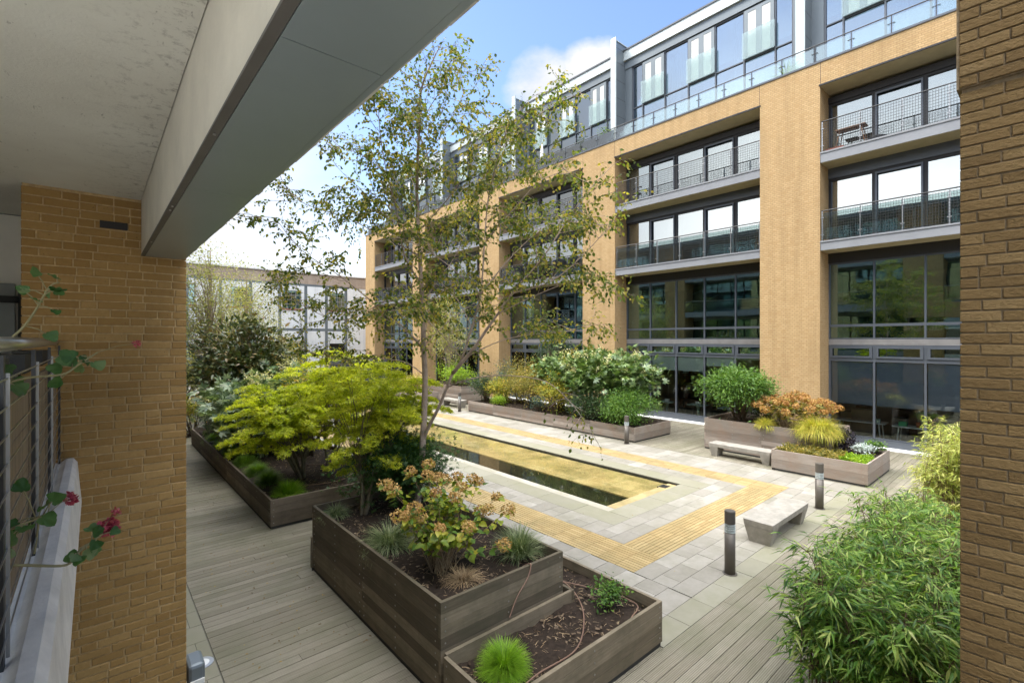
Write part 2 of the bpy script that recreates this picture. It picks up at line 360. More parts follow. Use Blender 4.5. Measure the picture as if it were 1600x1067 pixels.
L_mag=M_leaf('magnolia_leaves',[(.04,.06,.022),(.08,.11,.035),(.13,.14,.045),(.28,.17,.06)],.15,.35,2,.6)
L_dark=M_leaf('dark_shrub_leaves',[(.014,.032,.012),(.03,.06,.018),(.055,.10,.025)],.2,.45,2)
L_mid=M_leaf('mid_shrub_leaves',[(.035,.08,.015),(.07,.15,.025),(.12,.22,.04),(.18,.27,.05)],.3,.45,2)
L_blue=M_leaf('blue_green_leaves',[(.03,.06,.05),(.06,.11,.085),(.11,.17,.13)],.15,.5,2)
L_lime=M_leaf('lime_leaves',[(.10,.19,.01),(.22,.34,.02),(.36,.46,.04)],.35,.45,2)
L_aut=M_leaf('autumn_leaves',[(.08,.12,.02),(.18,.21,.03),(.40,.33,.05),(.55,.30,.06)],.35,.5,2.2,mixn=.6)
L_olive=M_leaf('olive_leaves',[(.07,.085,.02),(.14,.14,.03),(.28,.23,.05),(.42,.28,.06)],.3,.5,1.5)
L_hydl=M_leaf('hydrangea_leaves',[(.045,.10,.015),(.10,.18,.03),(.30,.33,.04),(.55,.42,.06)],.35,.45,4,mixn=.55)
L_hydf=M_leaf('hydrangea_heads',[(.28,.13,.06),(.44,.25,.09),(.56,.38,.15),(.60,.50,.24)],.25,.7,5,mixn=.7)
L_hydo=M_leaf('orange_hydrangea_heads',[(.20,.09,.035),(.33,.16,.05),(.44,.25,.08),(.50,.36,.14)],.25,.7,3,mixn=.6)
L_tuft=M_leaf('tuft_grass',[(.09,.19,.01),(.20,.36,.02),(.32,.50,.04)],.3,.45,6)
L_tuft_d=M_leaf('dark_tuft_grass',[(.06,.12,.015),(.12,.21,.025),(.21,.33,.04)],.3,.45,6)
L_sedge=M_leaf('sedge',[(.05,.085,.03),(.11,.16,.06),(.24,.28,.13),(.42,.42,.26)],.25,.45,6)
L_gold=M_leaf('golden_grass',[(.16,.20,.02),(.38,.38,.05),(.58,.52,.10),(.5,.33,.08)],.3,.45,5)
L_silver=M_leaf('silver_leaves',[(.35,.40,.38),(.55,.60,.58)],.1,.7)
L_ger=M_leaf('geranium_leaves',[(.035,.10,.025),(.06,.15,.04),(.12,.21,.08),(.25,.30,.15)],.3,.5,12)
L_pink=M_leaf('pink_petals',[(.30,.03,.07),(.50,.08,.13),(.62,.22,.26)],.25,.6,20)
m_gstem=M_plain('geranium_stem',(.30,.27,.14),.7,.3)
m_trimg=M_plain('grey_trim',(.13,.12,.11),.6,.3)
m_wallg=M_plain('grey_render',(.32,.36,.34),.8,.2)
m_wallint=M_plain('cream_wall',(.78,.75,.66),.9,.1,var=.05)
m_doorp=M_plain('grey_door',(.20,.21,.19),.5,.4)
m_stool=M_plain('stool_wood',(.20,.10,.05),.6,.3)
m_green=M_plain('green_pot',(.02,.32,.14),.5,.4)
m_orange=M_plain('orange_glaze',(.55,.14,.04),.5,.4)
m_terra=M_plain('terracotta',(.32,.10,.06),.8,.2)
m_cafetop=M_plain('pale_green_table',(.50,.62,.56),.5,.4)
m_chair=M_plain('black_plastic',(.02,.02,.022),.5,.4)
m_lampw=M_plain('uplight_lens',(.75,.75,.72),.3,.5)
m_bark_b=M_plain('balcony_board',(.27,.215,.15),.85,.2,var=.3,vs=2,bs=.5,bsc=6,scale=(1,14,1))
# ------------------------------------------------------------------ camera, sky, sun
cam=bpy.data.cameras.new('camera'); co=bpy.data.objects.new('camera',cam); C.objects.link(co); S.camera=co
YAW=math.atan2(653,747.2)
co.location=(0,0,4); co.rotation_euler=(PI/2,0,-YAW); cam.sensor_width=36; cam.lens=36*747.2/1600; cam.shift_y=-2.5/1600; cam.clip_start=.02; cam.clip_end=3000
EL=math.radians(50)
sd=Vector((-math.cos(EL)*.66,math.cos(EL)*.75,math.sin(EL))).normalized()   # towards the sun
sun=bpy.data.lights.new('sun','SUN'); sun.energy=.95; sun.angle=math.radians(16); sun.color=(1,.94,.85)
so=bpy.data.objects.new('sun',sun); C.objects.link(so); so.rotation_euler=(-sd).to_track_quat('-Z','Y').to_euler(); so.location=(0,0,60)
W=bpy.data.worlds.new('World'); S.world=W; W.use_nodes=True; nt=W.node_tree; nt.nodes.clear()
wo=N(nt,'ShaderNodeOutputWorld'); bg=N(nt,'ShaderNodeBackground'); bg.inputs[1].default_value=.07
sky=N(nt,'ShaderNodeTexSky',sky_type='NISHITA'); sky.sun_disc=False; sky.sun_elevation=EL; sky.sun_rotation=math.atan2(sd.x,sd.y); sky.air_density=1.0; sky.dust_density=.6; sky.ozone_density=2.0
tc=N(nt,'ShaderNodeTexCoord'); vm=tc.outputs['Generated']
def dotv(vec):
    d=N(nt,'ShaderNodeVectorMath',operation='DOT_PRODUCT'); lk(nt,vm,d.inputs[0]); d.inputs[1].default_value=Vector(vec).normalized(); return d.outputs['Value']
mp=N(nt,'ShaderNodeMapping'); mp.inputs['Scale'].default_value=(1,1,1.7); lk(nt,vm,mp.inputs[0])
cn=noise(nt,mp.outputs[0],4.5,8,.58); cn2=noise(nt,mp.outputs[0],1.6,5,.55)
def blob(vec,c0,c1,amp=.25):
    d=dotv(vec); v=mth(nt,'ADD',d,mth(nt,'MULTIPLY',mth(nt,'SUBTRACT',cn,.5),amp)); mr=N(nt,'ShaderNodeMapRange'); lk(nt,v,mr.inputs[0]); mr.inputs[1].default_value=c0; mr.inputs[2].default_value=c1; return mr.outputs[0]
m1=blob((.700,.690,.500),.9958,.9985,.010); m2=blob((.765,.650,.535),.9972,.9990,.008); m2b=blob((.735,.67,.46),.994,.9975,.010); m5=blob((-.25,-.1,1),.72,.84,.35)  # last one: unseen overhead cloud, added to brighten court and balcony
m3=blob((-.35,.94,.18),.70,.90,.10)             # white haze bank low over the far end of the court
m4=blob((-.93,.35,.04),.82,.96,.08)              # bright clouds behind the photographer
zz=dotv((0,0,1)); hz=N(nt,'ShaderNodeMapRange'); lk(nt,zz,hz.inputs[0]); hz.inputs[1].default_value=.30; hz.inputs[2].default_value=.0
mfr=mth(nt,'MAXIMUM',mth(nt,'MAXIMUM',m1,m2),mth(nt,'MAXIMUM',m3,m2b))
cc=ramp(nt,cn2,[(.3,(.80,.83,.88)),(.65,(1,1,1))]); ccf=ramp(nt,cn,[(.35,(.82,.85,.90)),(.6,(1,1,1))])
def scl(c,k):
    q=N(nt,'ShaderNodeVectorMath',operation='SCALE'); lk(nt,c,q.inputs[0]); q.inputs['Scale'].default_value=k; return q.outputs[0]
skc_=N(nt,'ShaderNodeVectorMath',operation='MULTIPLY'); lk(nt,sky.outputs[0],skc_.inputs[0]); skc_.inputs[1].default_value=(1.75,1.75,1.8)
c_=mixc(nt,hz.outputs[0],skc_.outputs[0],scl(cc,9)); c_=mixc(nt,m4,c_,scl(cc,15)); c_=mixc(nt,mfr,c_,scl(ccf,6.0)); c_=mixc(nt,m5,c_,scl(cc,52))
lk(nt,c_,bg.inputs[0]); lk(nt,bg.outputs[0],wo.inputs[0])
S.view_settings.view_transform='Standard'; S.view_settings.look='None'; S.view_settings.gamma=1; S.view_settings.exposure=1.38
S.cycles.max_bounces=8; S.cycles.transparent_max_bounces=16; S.cycles.caustics_reflective=False; S.cycles.caustics_refractive=False
# ------------------------------------------------------------------ ground, pool, paving, deck
PX0,PX1,PY0,PY1=9.06,12.26,6.93,28.0
b=MB(); B=500
for (x0,y0,x1,y1) in ((-B,-B,B,PY0),(-B,PY1,B,B),(-B,PY0,PX0,PY1),(PX1,PY0,B,PY1)):
    b.face([(x0,y0,-.06),(x1,y0,-.06),(x1,y1,-.06),(x0,y1,-.06)])
struct(b.build('ground',m_ground))
b=MB(); b.box(1.0,3.35,-.055,21.9,49,-.035); 
# joint bed, cut round the pool
b=MB()
for (x0,y0,x1,y1) in ((5.55,3.35,PX0,48),(PX1,3.35,15.75,48),(PX0,3.35,PX1,PY0),(PX0,PY1,PX1,48),(-3,-6,1.15,48)):
    b.box(x0,y0,-.055,x1,y1,-.012)
struct(b.build('joint_bed',m_joint))
def slabs(mb,x0,y0,x1,y1,sx,sy,g=.007,z1=0.0,stag=True,alongx=True,z0=-.03):
    if alongx:
        ny=max(1,round((y1-y0)/sy)); sy=(y1-y0)/ny
        for j in range(ny):
            x=x0-(sx*.5 if (stag and j%2) else 0)
            while x<x1-1e-3:
                a=max(x,x0); c=min(x+sx,x1); dz=R.uniform(-.0015,.0015)
                if c-a>.03: mb.box(a+g/2,y0+j*sy+g/2,z0,c-g/2,y0+(j+1)*sy-g/2,z1+dz)
                x+=sx
    else:
        nx=max(1,round((x1-x0)/sx)); sx=(x1-x0)/nx
        for j in range(nx):
            y=y0-(sy*.5 if (stag and j%2) else 0)
            while y<y1-1e-3:
                a=max(y,y0); c=min(y+sy,y1); dz=R.uniform(-.0015,.0015)
                if c-a>.03: mb.box(x0+j*sx+g/2,a+g/2,z0,x0+(j+1)*sx-g/2,c-g/2,z1+dz)
                y+=sy
BO=(7.0,4.82,14.22,30.4); BI=(7.82,5.62,13.44,29.6)   # yellow ring, outer and inner
b=MB()
slabs(b,5.58,3.76,7.0,48,.7,.4); slabs(b,7.0,3.76,14.22,4.82,.6,.35)
slabs(b,14.22,3.76,15.72,48,.75,.4); slabs(b,7.0,30.4,14.22,48,.6,.4)
slabs(b,7.82,5.62,13.44,6.33,.6,.355); slabs(b,7.82,6.33,8.46,29.6,.64,.4); slabs(b,12.86,6.33,13.44,29.6,.58,.4); slabs(b,8.46,28.6,12.86,29.6,.6,.4)
struct(b.build('paving',m_slabs))
b=MB(); slabs(b,5.58,3.39,15.72,3.76,.7,.37)
slabs(b,8.46,6.33,PX0,28.6,.6,1.2,alongx=False,stag=False); slabs(b,PX1,6.33,12.86,28.6,.6,1.2,alongx=False,stag=False)
slabs(b,PX0,6.33,PX1,6.93,.8,.6,stag=False); slabs(b,PX0,28,PX1,28.6,.8,.6,stag=False)
slabs(b,-2.9,-6,1.14,48,.6,.45)
struct(b.build('border_paving',m_slabs_g))
b=MB()
def ribs(mb,x0,y0,x1,y1,along):
    if along=='y':
        n=10; w=(x1-x0)/n; y=y0
        while y<y1-.01:
            c=min(y+.4,y1)
            for i in range(n): mb.box(x0+i*w+.006,y+.004,-.03,x0+(i+1)*w-.006,c-.004,.0)
            y+=.4
    else:
        n=10; w=(y1-y0)/n; x=x0
        while x<x1-.01:
            c=min(x+.4,x1)
            for i in range(n): mb.box(x+.004,y0+i*w+.006,-.03,c-.004,y0+(i+1)*w-.006,.0)
            x+=.4
ribs(b,7.0,4.82,7.82,30.4,'y'); ribs(b,13.44,4.82,14.22,30.4,'y'); ribs(b,7.82,4.82,13.44,5.62,'x'); ribs(b,7.82,29.6,13.44,30.4,'x')
struct(b.build('tactile_paving',m_yel))
# pool
b=MB(); zs=-.085
slabs(b,10.44,7.27,PX1-.05,27.6,.46,.7,.004,zs,True,False,-.12)
b.box(9.42,PY0+.05,-.12,PX1-.05,7.262,-.05)
st=b.build('pool_floor',m_poolst); struct(st)
b=MB(); 
slabs(b,PX0+.05,PY0+.05,9.415,27.6,.37,1.1,.004,-.05,False,False,-.12)
struct(b.build('pool_ledge',m_pooled))
b=MB(); b.box(9.0,6.9,-.6,12.3,28.1,-.5)
b.box(PX0+.002,PY0+.002,-.5,9.416,27.9,-.125); b.box(10.445,7.265,-.5,PX1-.002,27.9,-.125); b.box(9.42,PY0+.002,-.5,12.2,7.26,-.125)
b.box(PX0-.02,PY0-.02,-.5,PX0,28,-.035); b.box(PX1,PY0-.02,-.5,PX1+.02,28,-.035); b.box(PX0,PY0-.02,-.5,PX1,PY0,-.035); b.box(PX0,28,-.5,PX1,28.02,-.035)
struct(b.build('pool_basin',m_black))
def M_water():
    m,nt,out=newmat('water'); v,_=posn(nt); fr=N(nt,'ShaderNodeFresnel'); fr.inputs[0].default_value=1.33
    nr=bump(nt,noise(nt,v,3,2,.5),.10,.02); lk(nt,nr,fr.inputs['Normal'])
    gl=N(nt,'ShaderNodeBsdfGlossy'); gl.inputs['Roughness'].default_value=.0; lk(nt,nr,gl.inputs['Normal'])
    t=N(nt,'ShaderNodeBsdfTransparent'); t.inputs[0].default_value=(.90,.90,.78,1); mx=N(nt,'ShaderNodeMixShader')
    lk(nt,mth(nt,'MULTIPLY',fr.outputs[0],1.25,True),mx.inputs[0]); lk(nt,t.outputs[0],mx.inputs[1]); lk(nt,gl.outputs[0],mx.inputs[2]); lk(nt,mx.outputs[0],out.inputs[0]); return m
b=MB(); b.face([(PX0+.002,PY0+.002,-.06),(PX1-.002,PY0+.002,-.06),(PX1-.002,27.99,-.06),(PX0+.002,27.99,-.06)])
wtr=b.build('water',M_water()); struct(wtr)
b=MB(); b.box(11.72,7.05,-.083,12.05,7.32,-.052); b.cur=1; b.box(11.75,7.08,-.052,12.02,7.29,-.046)
for i in range(5): b.box(11.77+i*.05,7.085,-.046,11.79+i*.05,7.285,-.04)
tag(b.build('pool_drain_grille',[m_frame_d,m_dsteel]),'small square metal drain grille in the near right corner of the pool','drain grille')
# decks
b=MB()
def deck(mb,x0,y0,x1,y1,w=.142,g=.007):
    n=round((y1-y0)/w); w=(y1-y0)/n
    for j in range(n):
        x=x0; first=R.uniform(.8,3.8)
        while x<x1-1e-3:
            c=min(x+first,x1); first=4.8
            if x1-c<.5: c=x1
            mb.box(x+.002,y0+j*w+g/2,-.04,c-.002,y0+(j+1)*w-g/2,R.uniform(-.002,.002)); x=c
deck(b,1.15,-6,21.95,3.39); deck(b,1.15,3.39,5.56,48); deck(b,15.74,3.39,21.95,48)
struct(b.build('timber_deck',m_deck))
b=MB(); b.box(21.55,-1.3,.003,22.0,47,.035); struct(b.build('threshold_kerb',m_white))
b=MB(); b.box(21.95,-7,-.05,28,48.3,0.0)
# fallen leaves and crumbs
n=420; P=np.column_stack([NR.uniform(1.3,2.8,n),NR.uniform(6,21,n),np.full(n,.008)])
P2=np.column_stack([NR.uniform(9.2,12.2,230),NR.uniform(7,22,230),np.full(230,-.057)]); P3=np.column_stack([NR.uniform(5.7,15.6,200),NR.uniform(3.5,24,200),np.full(200,.006)])
P=np.concatenate([P,P2,P3]); n=len(P)
a=NR.uniform(0,6.28,n); D=np.column_stack([np.cos(a),np.sin(a),NR.uniform(-.1,.1,n)])
o=leaf_mesh('fallen_leaves',*T_leaf(.6),P,D,np.tile([0,0,1.],(n,1)),NR.uniform(.02,.05,n),M_leaf('fallen',[(.05,.03,.015),(.16,.10,.04),(.33,.22,.06)],.1,.8)); tag(o,'small brown fallen leaves scattered over deck, paving and water','fallen leaves',kind='stuff')
# ------------------------------------------------------------------ planters
def planter(name,label,x0,y0,x1,y1,h,mat,soil,bh=.14,group='timber planters',skip=(),t=.045,L=2.4,holes=None):
    """rectangular box of stacked boards, butt joints with bolt pairs"""
    r=thing(name,label,'planter',(x0,y0,0),group)
    n=max(2,round(h/bh)); bh=h/n
    sides=[('x',x0,x1,y0,-1),('x',x0,x1,y1-t,1),('y',y0+t,y1-t,x0,-1),('y',y0+t,y1-t,x1-t,1)]
    for k,(ax,a,c,w,dr) in enumerate(sides):
        if k in skip: continue
        mb=MB(); js=[a]; nj=max(1,round((c-a)/L))
        js=[a+(c-a)*i/nj for i in range(nj+1)]
        z0=.06 if h>.3 else 0
        for i in range(n):
            za=z0+(h-z0)*i/n; zb=z0+(h-z0)*(i+1)/n-.003
            for q in range(nj):
                e=R.uniform(-.0015,.0015)
                if ax=='x': mb.box(js[q]+.001,w+e,za,js[q+1]-.001,w+t+e,zb)
                else: mb.box(w+e,js[q]+.001,za,w+t+e,js[q+1]-.001,zb)
        mb.cur=2
        if ax=='x': mb.box(a+.02,w+.012,0,c-.02,w+t-.01,z0)
        else: mb.box(w+.012,a+.02,0,w+t-.01,c-.02,z0)
        mb.cur=1
        rows=[a+.06]+[j+s for j in js[1:-1] for s in (-.07,.07)]+[c-.06]+[ (js[q]+js[q+1])/2 for q in range(nj)]
        for j in rows:
            for i in range(n):
                z=z0+(h-z0)*(i+.5)/n; s=.011
                if ax=='x':
                    yy=w-.004 if dr<0 else w+t+.004
                    mb.tube([(j,yy,z),(j,w+t/2,z)],s,6)
                else:
                    xx=w-.004 if dr<0 else w+t+.004
                    mb.tube([(xx,j,z),(w+t/2,j,z)],s,6)
        mb.build('side_panel',[mat,m_bolt,m_gap],r)
    # soil
    nx=max(4,int((x1-x0)/.12)); ny=max(4,int((y1-y0)/.12)); mb=MB(); idx={}
    for i in range(nx+1):
        for j in range(ny+1):
            if holes and i not in(0,nx): pass
            mb.v.append((x0+t+(x1-x0-2*t)*i/nx,y0+t+(y1-y0-2*t)*j/ny,soil+R.uniform(-.03,.03)+.02*math.sin(i*.7+j*.4)))
    for i in range(nx):
        for j in range(ny):
            cx=x0+(x1-x0)*(i+.5)/nx; cy=y0+(y1-y0)*(j+.5)/ny
            if holes and holes[0]<cx<holes[2] and holes[1]<cy<holes[3]: continue
            q=i*(ny+1)+j; mb.f.append((q,q+ny+1,q+ny+2,q+1)); mb.m.append(0)
    mb.build('soil',m_soil,r,True)
    nn=int(min(2600,(x1-x0)*(y1-y0)*170))
    P=np.column_stack([NR.uniform(x0+t,x1-t,nn),NR.uniform(y0+t,y1-t,nn),soil+NR.uniform(-.01,.035,nn)])
    if holes: P=P[~((P[:,0]>holes[0])&(P[:,0]<holes[2])&(P[:,1]>holes[1])&(P[:,1]<holes[3]))]; nn=len(P)
    D=NR.normal(size=(nn,3))*[1,1,.25]; U=NR.normal(size=(nn,3))*.3+[0,0,1]
    o=leaf_mesh('mulch',*T_chip,P,D,U,NR.uniform(.015,.06,nn),m_mulch,r); o['kind']='stuff'
    D=rnd3(nn)*[1,1,.2]; o=leaf_mesh('dry_fibres',[(-.5,-.035,0),(0,-.03,.05),(.5,-.02,0),(.5,.02,0),(0,.04,.05),(-.5,.035,0)],[(0,1,4,5),(1,2,3,4)],P+rnd3(nn,.06)*[1,1,.15]*( (P[:,0:1]>x0+.25)&(P[:,0:1]<x1-.25)&(P[:,1:2]>y0+.25)&(P[:,1:2]<y1-.25)),D,U,NR.uniform(.03,.09,nn),m_straw,r); o['kind']='stuff'
    return r
NP=planter('timber_planter','tall dark brown timber planter in the foreground holding the birch and dried hydrangeas',2.86,4.46,4.82,8.56,1.12,m_wood_d,.98)
LP=planter('low_timber_planter','low dark timber planter in front of the tall foreground planter, mostly bare soil',2.83,3.42,5.60,8.56,.59,m_wood_d,.42,.145,holes=(2.86,4.36,4.88,8.6),skip=(2,))
b=MB()
for i in range(4): b.box(2.832,3.466,.06+.1325*i,2.876,4.36,.06+.1325*(i+1)-.003)
b.cur=1
for i in range(4):
    for y in (3.52,4.3): b.tube([(2.828,y,.125+.1325*i),(2.85,y,.125+.1325*i)],.011,6)
b.build('side_panel',[m_wood_d,m_bolt],LP)
b=MB()
for i in range(4): b.box(2.88,4.37,.06+.1325*i,4.9,4.415,.06+.1325*(i+1)-.003)
for i in range(4): b.box(4.905,4.37,.06+.1325*i,4.95,8.5,.06+.1325*(i+1)-.003)
b.build('inner_panel',m_wood_d,LP)
GP=planter('low_timber_planter','long low brown timber planter on the left deck with maples and grass domes',2.80,10.93,5.75,21.9,.62,m_wood_m,.5)
FP=planter('low_timber_planter','long low grey timber planter of dense shrubs along the far side of the pool',15.83,10.86,18.43,21.85,.58,m_wood_g,.5)
RP=planter('timber_planter','tall grey timber planter behind the far bench with orange hydrangea and round bush',17.0,4.62,19.1,8.64,1.13,m_wood_g,1.0)
RL=planter('low_timber_planter','low grey timber planter with silver and lime ground cover, right of the far bench',15.77,3.41,18.33,5.86,.63,m_wood_g,.52,holes=(16.97,4.58,18.4,5.9))
BP=planter('timber_planter','tall grey timber planter beyond the furthest bollard by the facade',17.0,24.2,19.1,28.2,1.13,m_wood_g,1.0)
BP2=planter('low_timber_planter','low grey timber planter at the far end beyond the second far bench',15.8,26.8,17.0,31,.6,m_wood_g,.5)
# hoses
def hose(pts,label):
    mb=MB(); 
    # catmull-rom
    out=[]; P=[Vector(p) for p in pts]; P=[P[0]]+P+[P[-1]]
    for i in range(1,len(P)-2):
        for k in range(8):
            t=k/8; out.append(.5*((2*P[i])+(-P[i-1]+P[i+1])*t+(2*P[i-1]-5*P[i]+4*P[i+1]-P[i+2])*t*t+(-P[i-1]+3*P[i]-3*P[i+1]+P[i+2])*t**3))
    out.append(P[-2]); mb.tube(out,.008,6); tag(mb.build('irrigation_hose',m_hose,None,True),label,'hose','irrigation hoses')
hose([(4.9,6.5,.46),(5.2,5.6,.48),(5.15,4.8,.49),(4.95,4.3,.5),(4.6,3.9,.5),(4.1,3.6,.5),(3.5,3.6,.5),(3.1,3.55,.48)],'brown irrigation hose curving across bare soil of the low foreground planter')
hose([(3.4,12.2,.54),(3.9,11.7,.56),(4.5,11.6,.56),(5.0,12.0,.56),(5.2,12.7,.55),(4.9,13.4,.54),(4.2,13.8,.54)],'dark hose looping over the soil beneath the maples')
hose([(4.25,4.65,1.02),(4.21,4.5,1.12),(4.205,4.445,1.125),(4.13,4.42,1.0),(3.95,4.42,.82),(3.8,4.40,.62)],'thin hose hanging down the near end of the tall foreground planter')
hose([(4.9,5.2,.5),(5.35,4.3,.48),(5.42,3.7,.5),(5.1,3.55,.5),(5.0,3.5,.48)],'short hose beside the small leafy plant in the low foreground planter')
# ------------------------------------------------------------------ bollards, benches
def bollard(label,x,y):
    r=thing('light_bollard',label,'bollard',(x,y,0),'lighting bollards round the court')
    MB().lathe((x,y,0),[(.0875,0),(.0875,.70)],24).build('post',m_bollard,r,True)
    MB().lathe((x,y,0),[(.12,0),(.12,.006),(.09,.008)],24).build('base_flange',m_bollard,r)
    MB().lathe((x,y,0),[(.062,.70),(.062,.86)],20).build('lens',m_lampw,r,True)
    mb=MB()
    for i in range(4): mb.lathe((x,y,0),[(.066,.708+i*.038),(.0885,.712+i*.038),(.0885,.726+i*.038),(.066,.736+i*.038)],24)
    mb.build('louvre',m_panel_l,r)
    MB().lathe((x,y,0),[(.0875,.86),(.0875,1.06),(.082,1.075)],24).build('head',m_bollard,r,False)
    return r
bollard('nearest dark metal bollard light, beside the near end of the concrete bench',8.22,3.72)
bollard('dark metal bollard light between the concrete bench and the low right planter',12.98,3.75)
bollard('metal bollard light at the near corner of the long shrub planter across the pool',15.47,10.98)
bollard('furthest metal bollard light, at the far corner of the long shrub planter',15.36,22.02)
bollard('metal bollard light at the far end of the pool',8.3,29.9)
def bench(label,cx,cy,L,Wd,alongx):
    r=thing('concrete_bench',label,'bench',(cx,cy,0),'concrete benches')
    def P(a,c,z): return (cx+a,cy+c,z) if alongx else (cx+c,cy+a,z)
    def hx(lo,hi,mb):
        if not alongx: lo=lo[::-1]; hi=hi[::-1]
        mb.hexa([P(*p) for p in lo],[P(*p) for p in hi])
    h=.445; l=L/2; w=Wd/2; mb=MB()
    hx([(-l+.01,-w+.01,.33),(l-.01,-w+.01,.33),(l-.01,w-.01,.33),(-l+.01,w-.01,.33)],[(-l,-w,h),(l,-w,h),(l,w,h),(-l,w,h)],mb)
    mb.build('seat',m_bench,r,False,.008)
    for s in (-1,1):
        mb=MB(); a=s*(l-.012); a2=s*(l-.075); c=s*(l-.33); c2=s*(l-.27)
        xa,xb=min(a,c),max(a,c); ya,yb=min(a2,c2),max(a2,c2); wt=w-.012; wb=w-.085
        hx([(ya,-wb,0),(yb,-wb,0),(yb,wb,0),(ya,wb,0)],[(xa,-wt,.329),(xb,-wt,.329),(xb,wt,.329),(xa,wt,.329)],mb)
        mb.build('leg',m_bench,r,False,.008)
bench('nearer concrete bench with tapered legs on paving by the bamboo',10.76,3.88,1.98,.56,True)
bench('pale concrete bench against the tall grey planter across the court',16.32,7.0,2.02,.56,False)
bench('distant concrete bench beyond the long shrub planter',16.3,24.0,2.0,.56,False)
# ground light and lamp box below the pier
b=MB(); b.lathe((1.0,6.98,0),[(.13,.002),(.13,.008),(.085,.010)],28); b.cur=1; b.lathe((1.0,6.98,0),[(.084,.0102),(.01,.016)],24)
tag(b.build('ground_uplight',[m_steel,m_lampw]),'round recessed uplight with steel rim in the paving below the left pier','ground light')
r=thing('wall_lamp','grey metal wall lamp poking out low behind the left brick pier','wall lamp',(.66,5.45,.7))
b=MB(); b.box(.66,5.35,.74,.80,5.62,.94); b.build('housing',m_panel,r,False,.03)
b=MB(); b.box(.68,5.335,.755,.79,5.352,.80); b.build('lens',m_lampw,r)
b=MB(); b.box(.632,5.42,.80,.668,5.55,.90); b.build('bracket',m_frame_d,r)
# ------------------------------------------------------------------ opposite building
FB=thing('apartment_block','long yellow brick apartment block with deep window bays, balconies and grey penthouse floor','building',(21,20,0))
BAYS=[(-1.32,6.05),(8.25,15.66),(17.9,25.4),(27.6,35.15),(37.25,44.8)]
piers=[(-3.5,-1.32),(6.05,8.25),(15.66,17.9),(25.4,27.6),(35.15,37.25),(44.8,46.9)]
for y0,y1 in piers: MB().box(21,y0,0,22.55,y1,13.8).build('brick_pier',m_brick,FB)
b=MB(); b.box(21,-3.5,13.8,22.2,46.9,14.64); b.build('brick_band',m_brick,FB)
b=MB(); b.box(22.55,46.6,0,30,46.9,13.8); b.build('end_wall',m_brick,FB)
b=MB(); b.box(20.965,-3.5,14.64,21.42,46.95,14.71); b.build('coping',m_frame,FB)
b=MB(); b.box(21.42,-3.5,14.45,31.9,46.9,14.6); b.build('terrace_floor',m_slab,FB)
b=MB()
for y in (6.03,8.27,15.68,17.88,25.42,27.6,35.15): b.box(20.997,y-.007,13.8,21.0,y+.007,14.64)
b.build('movement_joint',m_frame_d,FB)
def window(name,y0,y1,z0,z1,mods,glass,x=22.1,mw=.055,fw=.06,trans=(),parent=FB,frame=m_frame,head=0,dep=.14):
    """frame is the part; panes hang below it"""
    mb=MB(); n=len(mods)-1
    mb.box(x-.05,y0,z0,x+dep-.05,y1,z0+fw); mb.box(x-.05,y0,z1-fw-head,x+dep-.05,y1,z1)
    for i,y in enumerate(mods):
        a=y-mw/2; c=y+mw/2
        if i==0: a=y0; c=y0+fw
        if i==n: a=y1-fw; c=y1
        mb.box(x-.052,a,z0+fw,x+dep-.052,c,z1-fw-head)
    for z in trans: 
        for i in range(n):
            a=(y0+fw if i==0 else mods[i]+mw/2); c=(y1-fw if i==n-1 else mods[i+1]-mw/2)
            mb.box(x-.048,a,z-.025,x+.06,c,z+.025)
    w=mb.build(name,frame,parent)
    mb=MB(); mb.box(x+.012,y0+fw*.5,z0+fw*.5,x+.022,y1-fw*.5,z1-fw*.5-head); mb.build('pane',glass,w)
    return w
def wavy(mb,x,y0,y1,z0,z1,amp=.035):
    n=max(4,int((y1-y0)/.04)); P=[(x+amp*math.sin(i*1.9),y0+(y1-y0)*i/n) for i in range(n+1)]
    for i in range(n): mb.face([(P[i][0],P[i][1],z0),(P[i+1][0],P[i+1][1],z0),(P[i+1][0],P[i+1][1],z1),(P[i][0],P[i][1],z1)])
